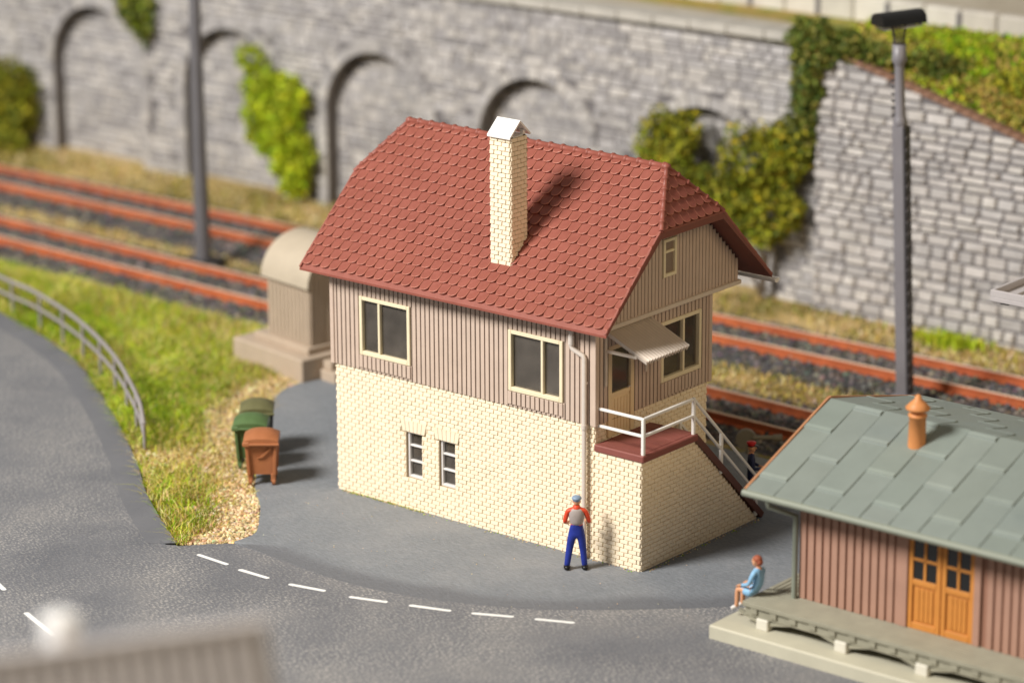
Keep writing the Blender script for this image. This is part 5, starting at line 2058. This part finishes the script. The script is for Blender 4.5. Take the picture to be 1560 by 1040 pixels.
# vest, collar, cap
q = MB()
V, F = skin([(0, -.002, .99, (.138, .106)), (0, -.010, 1.10, (.158, .118)), (0, -.014, 1.23, (.188, .126)), (0, -.016, 1.345, (.165, .098)), (0, -.012, 1.385, (.10, .07))], [(0, 1), (1, 2), (2, 3), (3, 4)])
q.add(V, F, 0, True)
q.build('vest', 'cloth_vest', wk)
q = MB()
q.lathe([(.085, 1.375), (.075, 1.43), (.055, 1.445)], (0, -.005, 0), 14)
q.build('collar', 'cloth_red', wk)
q = MB()
ball(q, (0, -.012, 1.60), (.108, .118, .060), 0, 14, 8)
ball(q, (0, -.005, 1.560), (.088, .104, .045), 0, 14, 8)
q.obox((0, .13, 1.565), (.062, 0, 0), (0, .045, -.012), (0, .002, .007), 0, .005)
q.build('cap', 'cap_blue', wk)
for sx, fx, fy in ((-1, -.20, .03), (1, .175, .05)):
    q = MB()
    ball(q, (fx, fy, .062), (.075, .145, .068), 0, 12, 8)
    q.build('boot', 'boot_black', wk)

# official with red cap near the foot of the stair, holding a white disc
arms = (((-.26, .02, 1.08), (-.14, .20, 1.02)), ((.26, .03, 1.08), (.20, .26, 1.05)))
N_, E_ = stand((.03, .0), (.03, .05), arms)
Z2 = [(a, b_, {0: 0, 1: 1, 2: 1, 3: 3}[m_]) for a, b_, m_ in Z_]
Z2 = [(a, b_, 1 if (a, b_) in ((14, 15), (17, 18)) else m_) for a, b_, m_ in Z2]
of = person('official in a navy uniform and red peaked cap below the stair railing', (8.02, 4.66, yz), math.radians(-52), N_, E_, Z2, (0, .01, 1.535),
            [((-.14, .20, 1.02), (.6, .7, 0), (0, 0, -1), 1), ((.20, .26, 1.05), (-.1, .9, .3), (-1, 0, 0), -1)],
            ['skin', 'navy', 'navy', 'boot_black', 'eye_dark', 'lip'])
q = MB()
q.lathe([(.090, 1.575), (.094, 1.61), (.120, 1.655), (.112, 1.675), (.03, 1.685)], (0, -.005, 0), 16)
q.build('cap', 'cap_red', of)
q = MB()
q.obox((0, .115, 1.588), (.075, 0, 0), (0, .05, -.018), (0, .002, .006), 0, .004)
q.lathe([(.0925, 1.572), (.0955, 1.592)], (0, -.005, 0), 16)
q.build('cap_peak', 'boot_black', of)
q = MB()
q.obox((.17, .40, 1.08), (.11, 0, 0), (0, .012, 0), (0, .02, .13), 0, .01)
q.build('sheet', 'paper_white', of)
of.scale = (.92, .92, .92)

# seated on the platform edge, facing left
N_ = [(0, 0, .10, (.135, .12)), (0, -.02, .26, (.125, .10)), (0, -.015, .42, (.145, .10)), (0, .01, .555, (.08, .068)), (0, .03, .63, .05)]
for s_ in (-1, 1):
    N_ += [(s_ * .085, .10, .085, .085), (s_ * .10, .42, .10, .062), (s_ * .10, .44, -.28, .045), (s_ * .105, .58, -.36, .036)]
for s_ in (-1, 1):
    N_ += [(s_ * .175, .0, .52, .056), (s_ * .22, .08, .29, .045), (s_ * .13, .31, .20, .034)]
E_ = [(0, 1), (1, 2), (2, 3), (3, 4), (0, 5), (5, 6), (6, 7), (7, 8), (0, 9), (9, 10), (10, 11), (11, 12), (3, 13), (13, 14), (14, 15), (3, 16), (16, 17), (17, 18)]
Z3 = [(0, 1, 1), (1, 2, 1), (2, 3, 1), (3, 4, 0), (0, 5, 1), (5, 6, 0), (6, 7, 0), (7, 8, 3), (0, 9, 1), (9, 10, 0), (10, 11, 0), (11, 12, 3), (3, 13, 1), (13, 14, 1), (14, 15, 1), (3, 16, 1), (16, 17, 1), (17, 18, 1)]
st = person('person in a pale blue dress and white shoes sitting on the platform edge', (12.32, -1.22, .80), math.radians(90), N_, E_, Z3, (0, .05, .735),
            [((-.13, .31, .20), (.1, .9, -.25), (0, 0, -1), -1), ((.13, .31, .20), (-.1, .9, -.25), (0, 0, -1), 1)],
            ['skin', 'cloth_pale_blue', 'cloth_pale_blue', 'shoe_white', 'eye_dark', 'lip'])
q = MB()
V, F = skin([(-.09, .05, .075, .098), (-.10, .30, .085, .088)], [(0, 1)])
q.add(V, F, 0, True)
V, F = skin([(.09, .05, .075, .098), (.10, .30, .085, .088)], [(0, 1)])
q.add(V, F, 0, True)
q.build('skirt', 'cloth_pale_blue', st)
q = MB()
ball(q, (0, .025, .775), (.090, .100, .085), 0, 14, 8)
ball(q, (0, -.03, .725), (.075, .06, .075), 0, 12, 8)
q.build('hair', 'hair_red', st)

# ------------------------------------------------------------------ small litter on the yard along the walls
n_ = 260
u = NR.uniform(0, 1, n_)
side = NR.uniform(0, 1, n_) < .62
x = np.where(side, u * 8.4, 8.56)
y = np.where(side, -.05 - np.abs(NR.normal(0, .05, n_)), u * 4.2)
x = x + np.where(side, 0, np.abs(NR.normal(0, .05, n_)))
tag(stones('grit', x, y, np.full(n_, yz + .004), NR.uniform(.008, .022, n_), pick(TAN + GREEN[:2], n_, .2)), kind='stuff')
n_ = 120
x, y = NR.uniform(-1, 12, n_), NR.uniform(-3.4, 1.5, n_)
k = (y < -.3) | (x > 8.8)
tag(stones('crumbs', x[k], y[k], np.full(k.sum(), yz + .002), NR.uniform(.006, .014, k.sum()), pick(TAN, k.sum(), .2)), kind='stuff')
n_ = 420
x, y = NR.uniform(0.2, 2.6, n_), -0.04 - np.abs(NR.normal(0, .03, n_))
tag(blades('moss', x, y, np.full(n_, yz - .02), NR.uniform(.02, .07, n_), pick(GREEN + STRAW, n_), .012, 1.0), kind='stuff')

for o in bpy.data.objects:
    if '_o' in o:
        del o['_o']
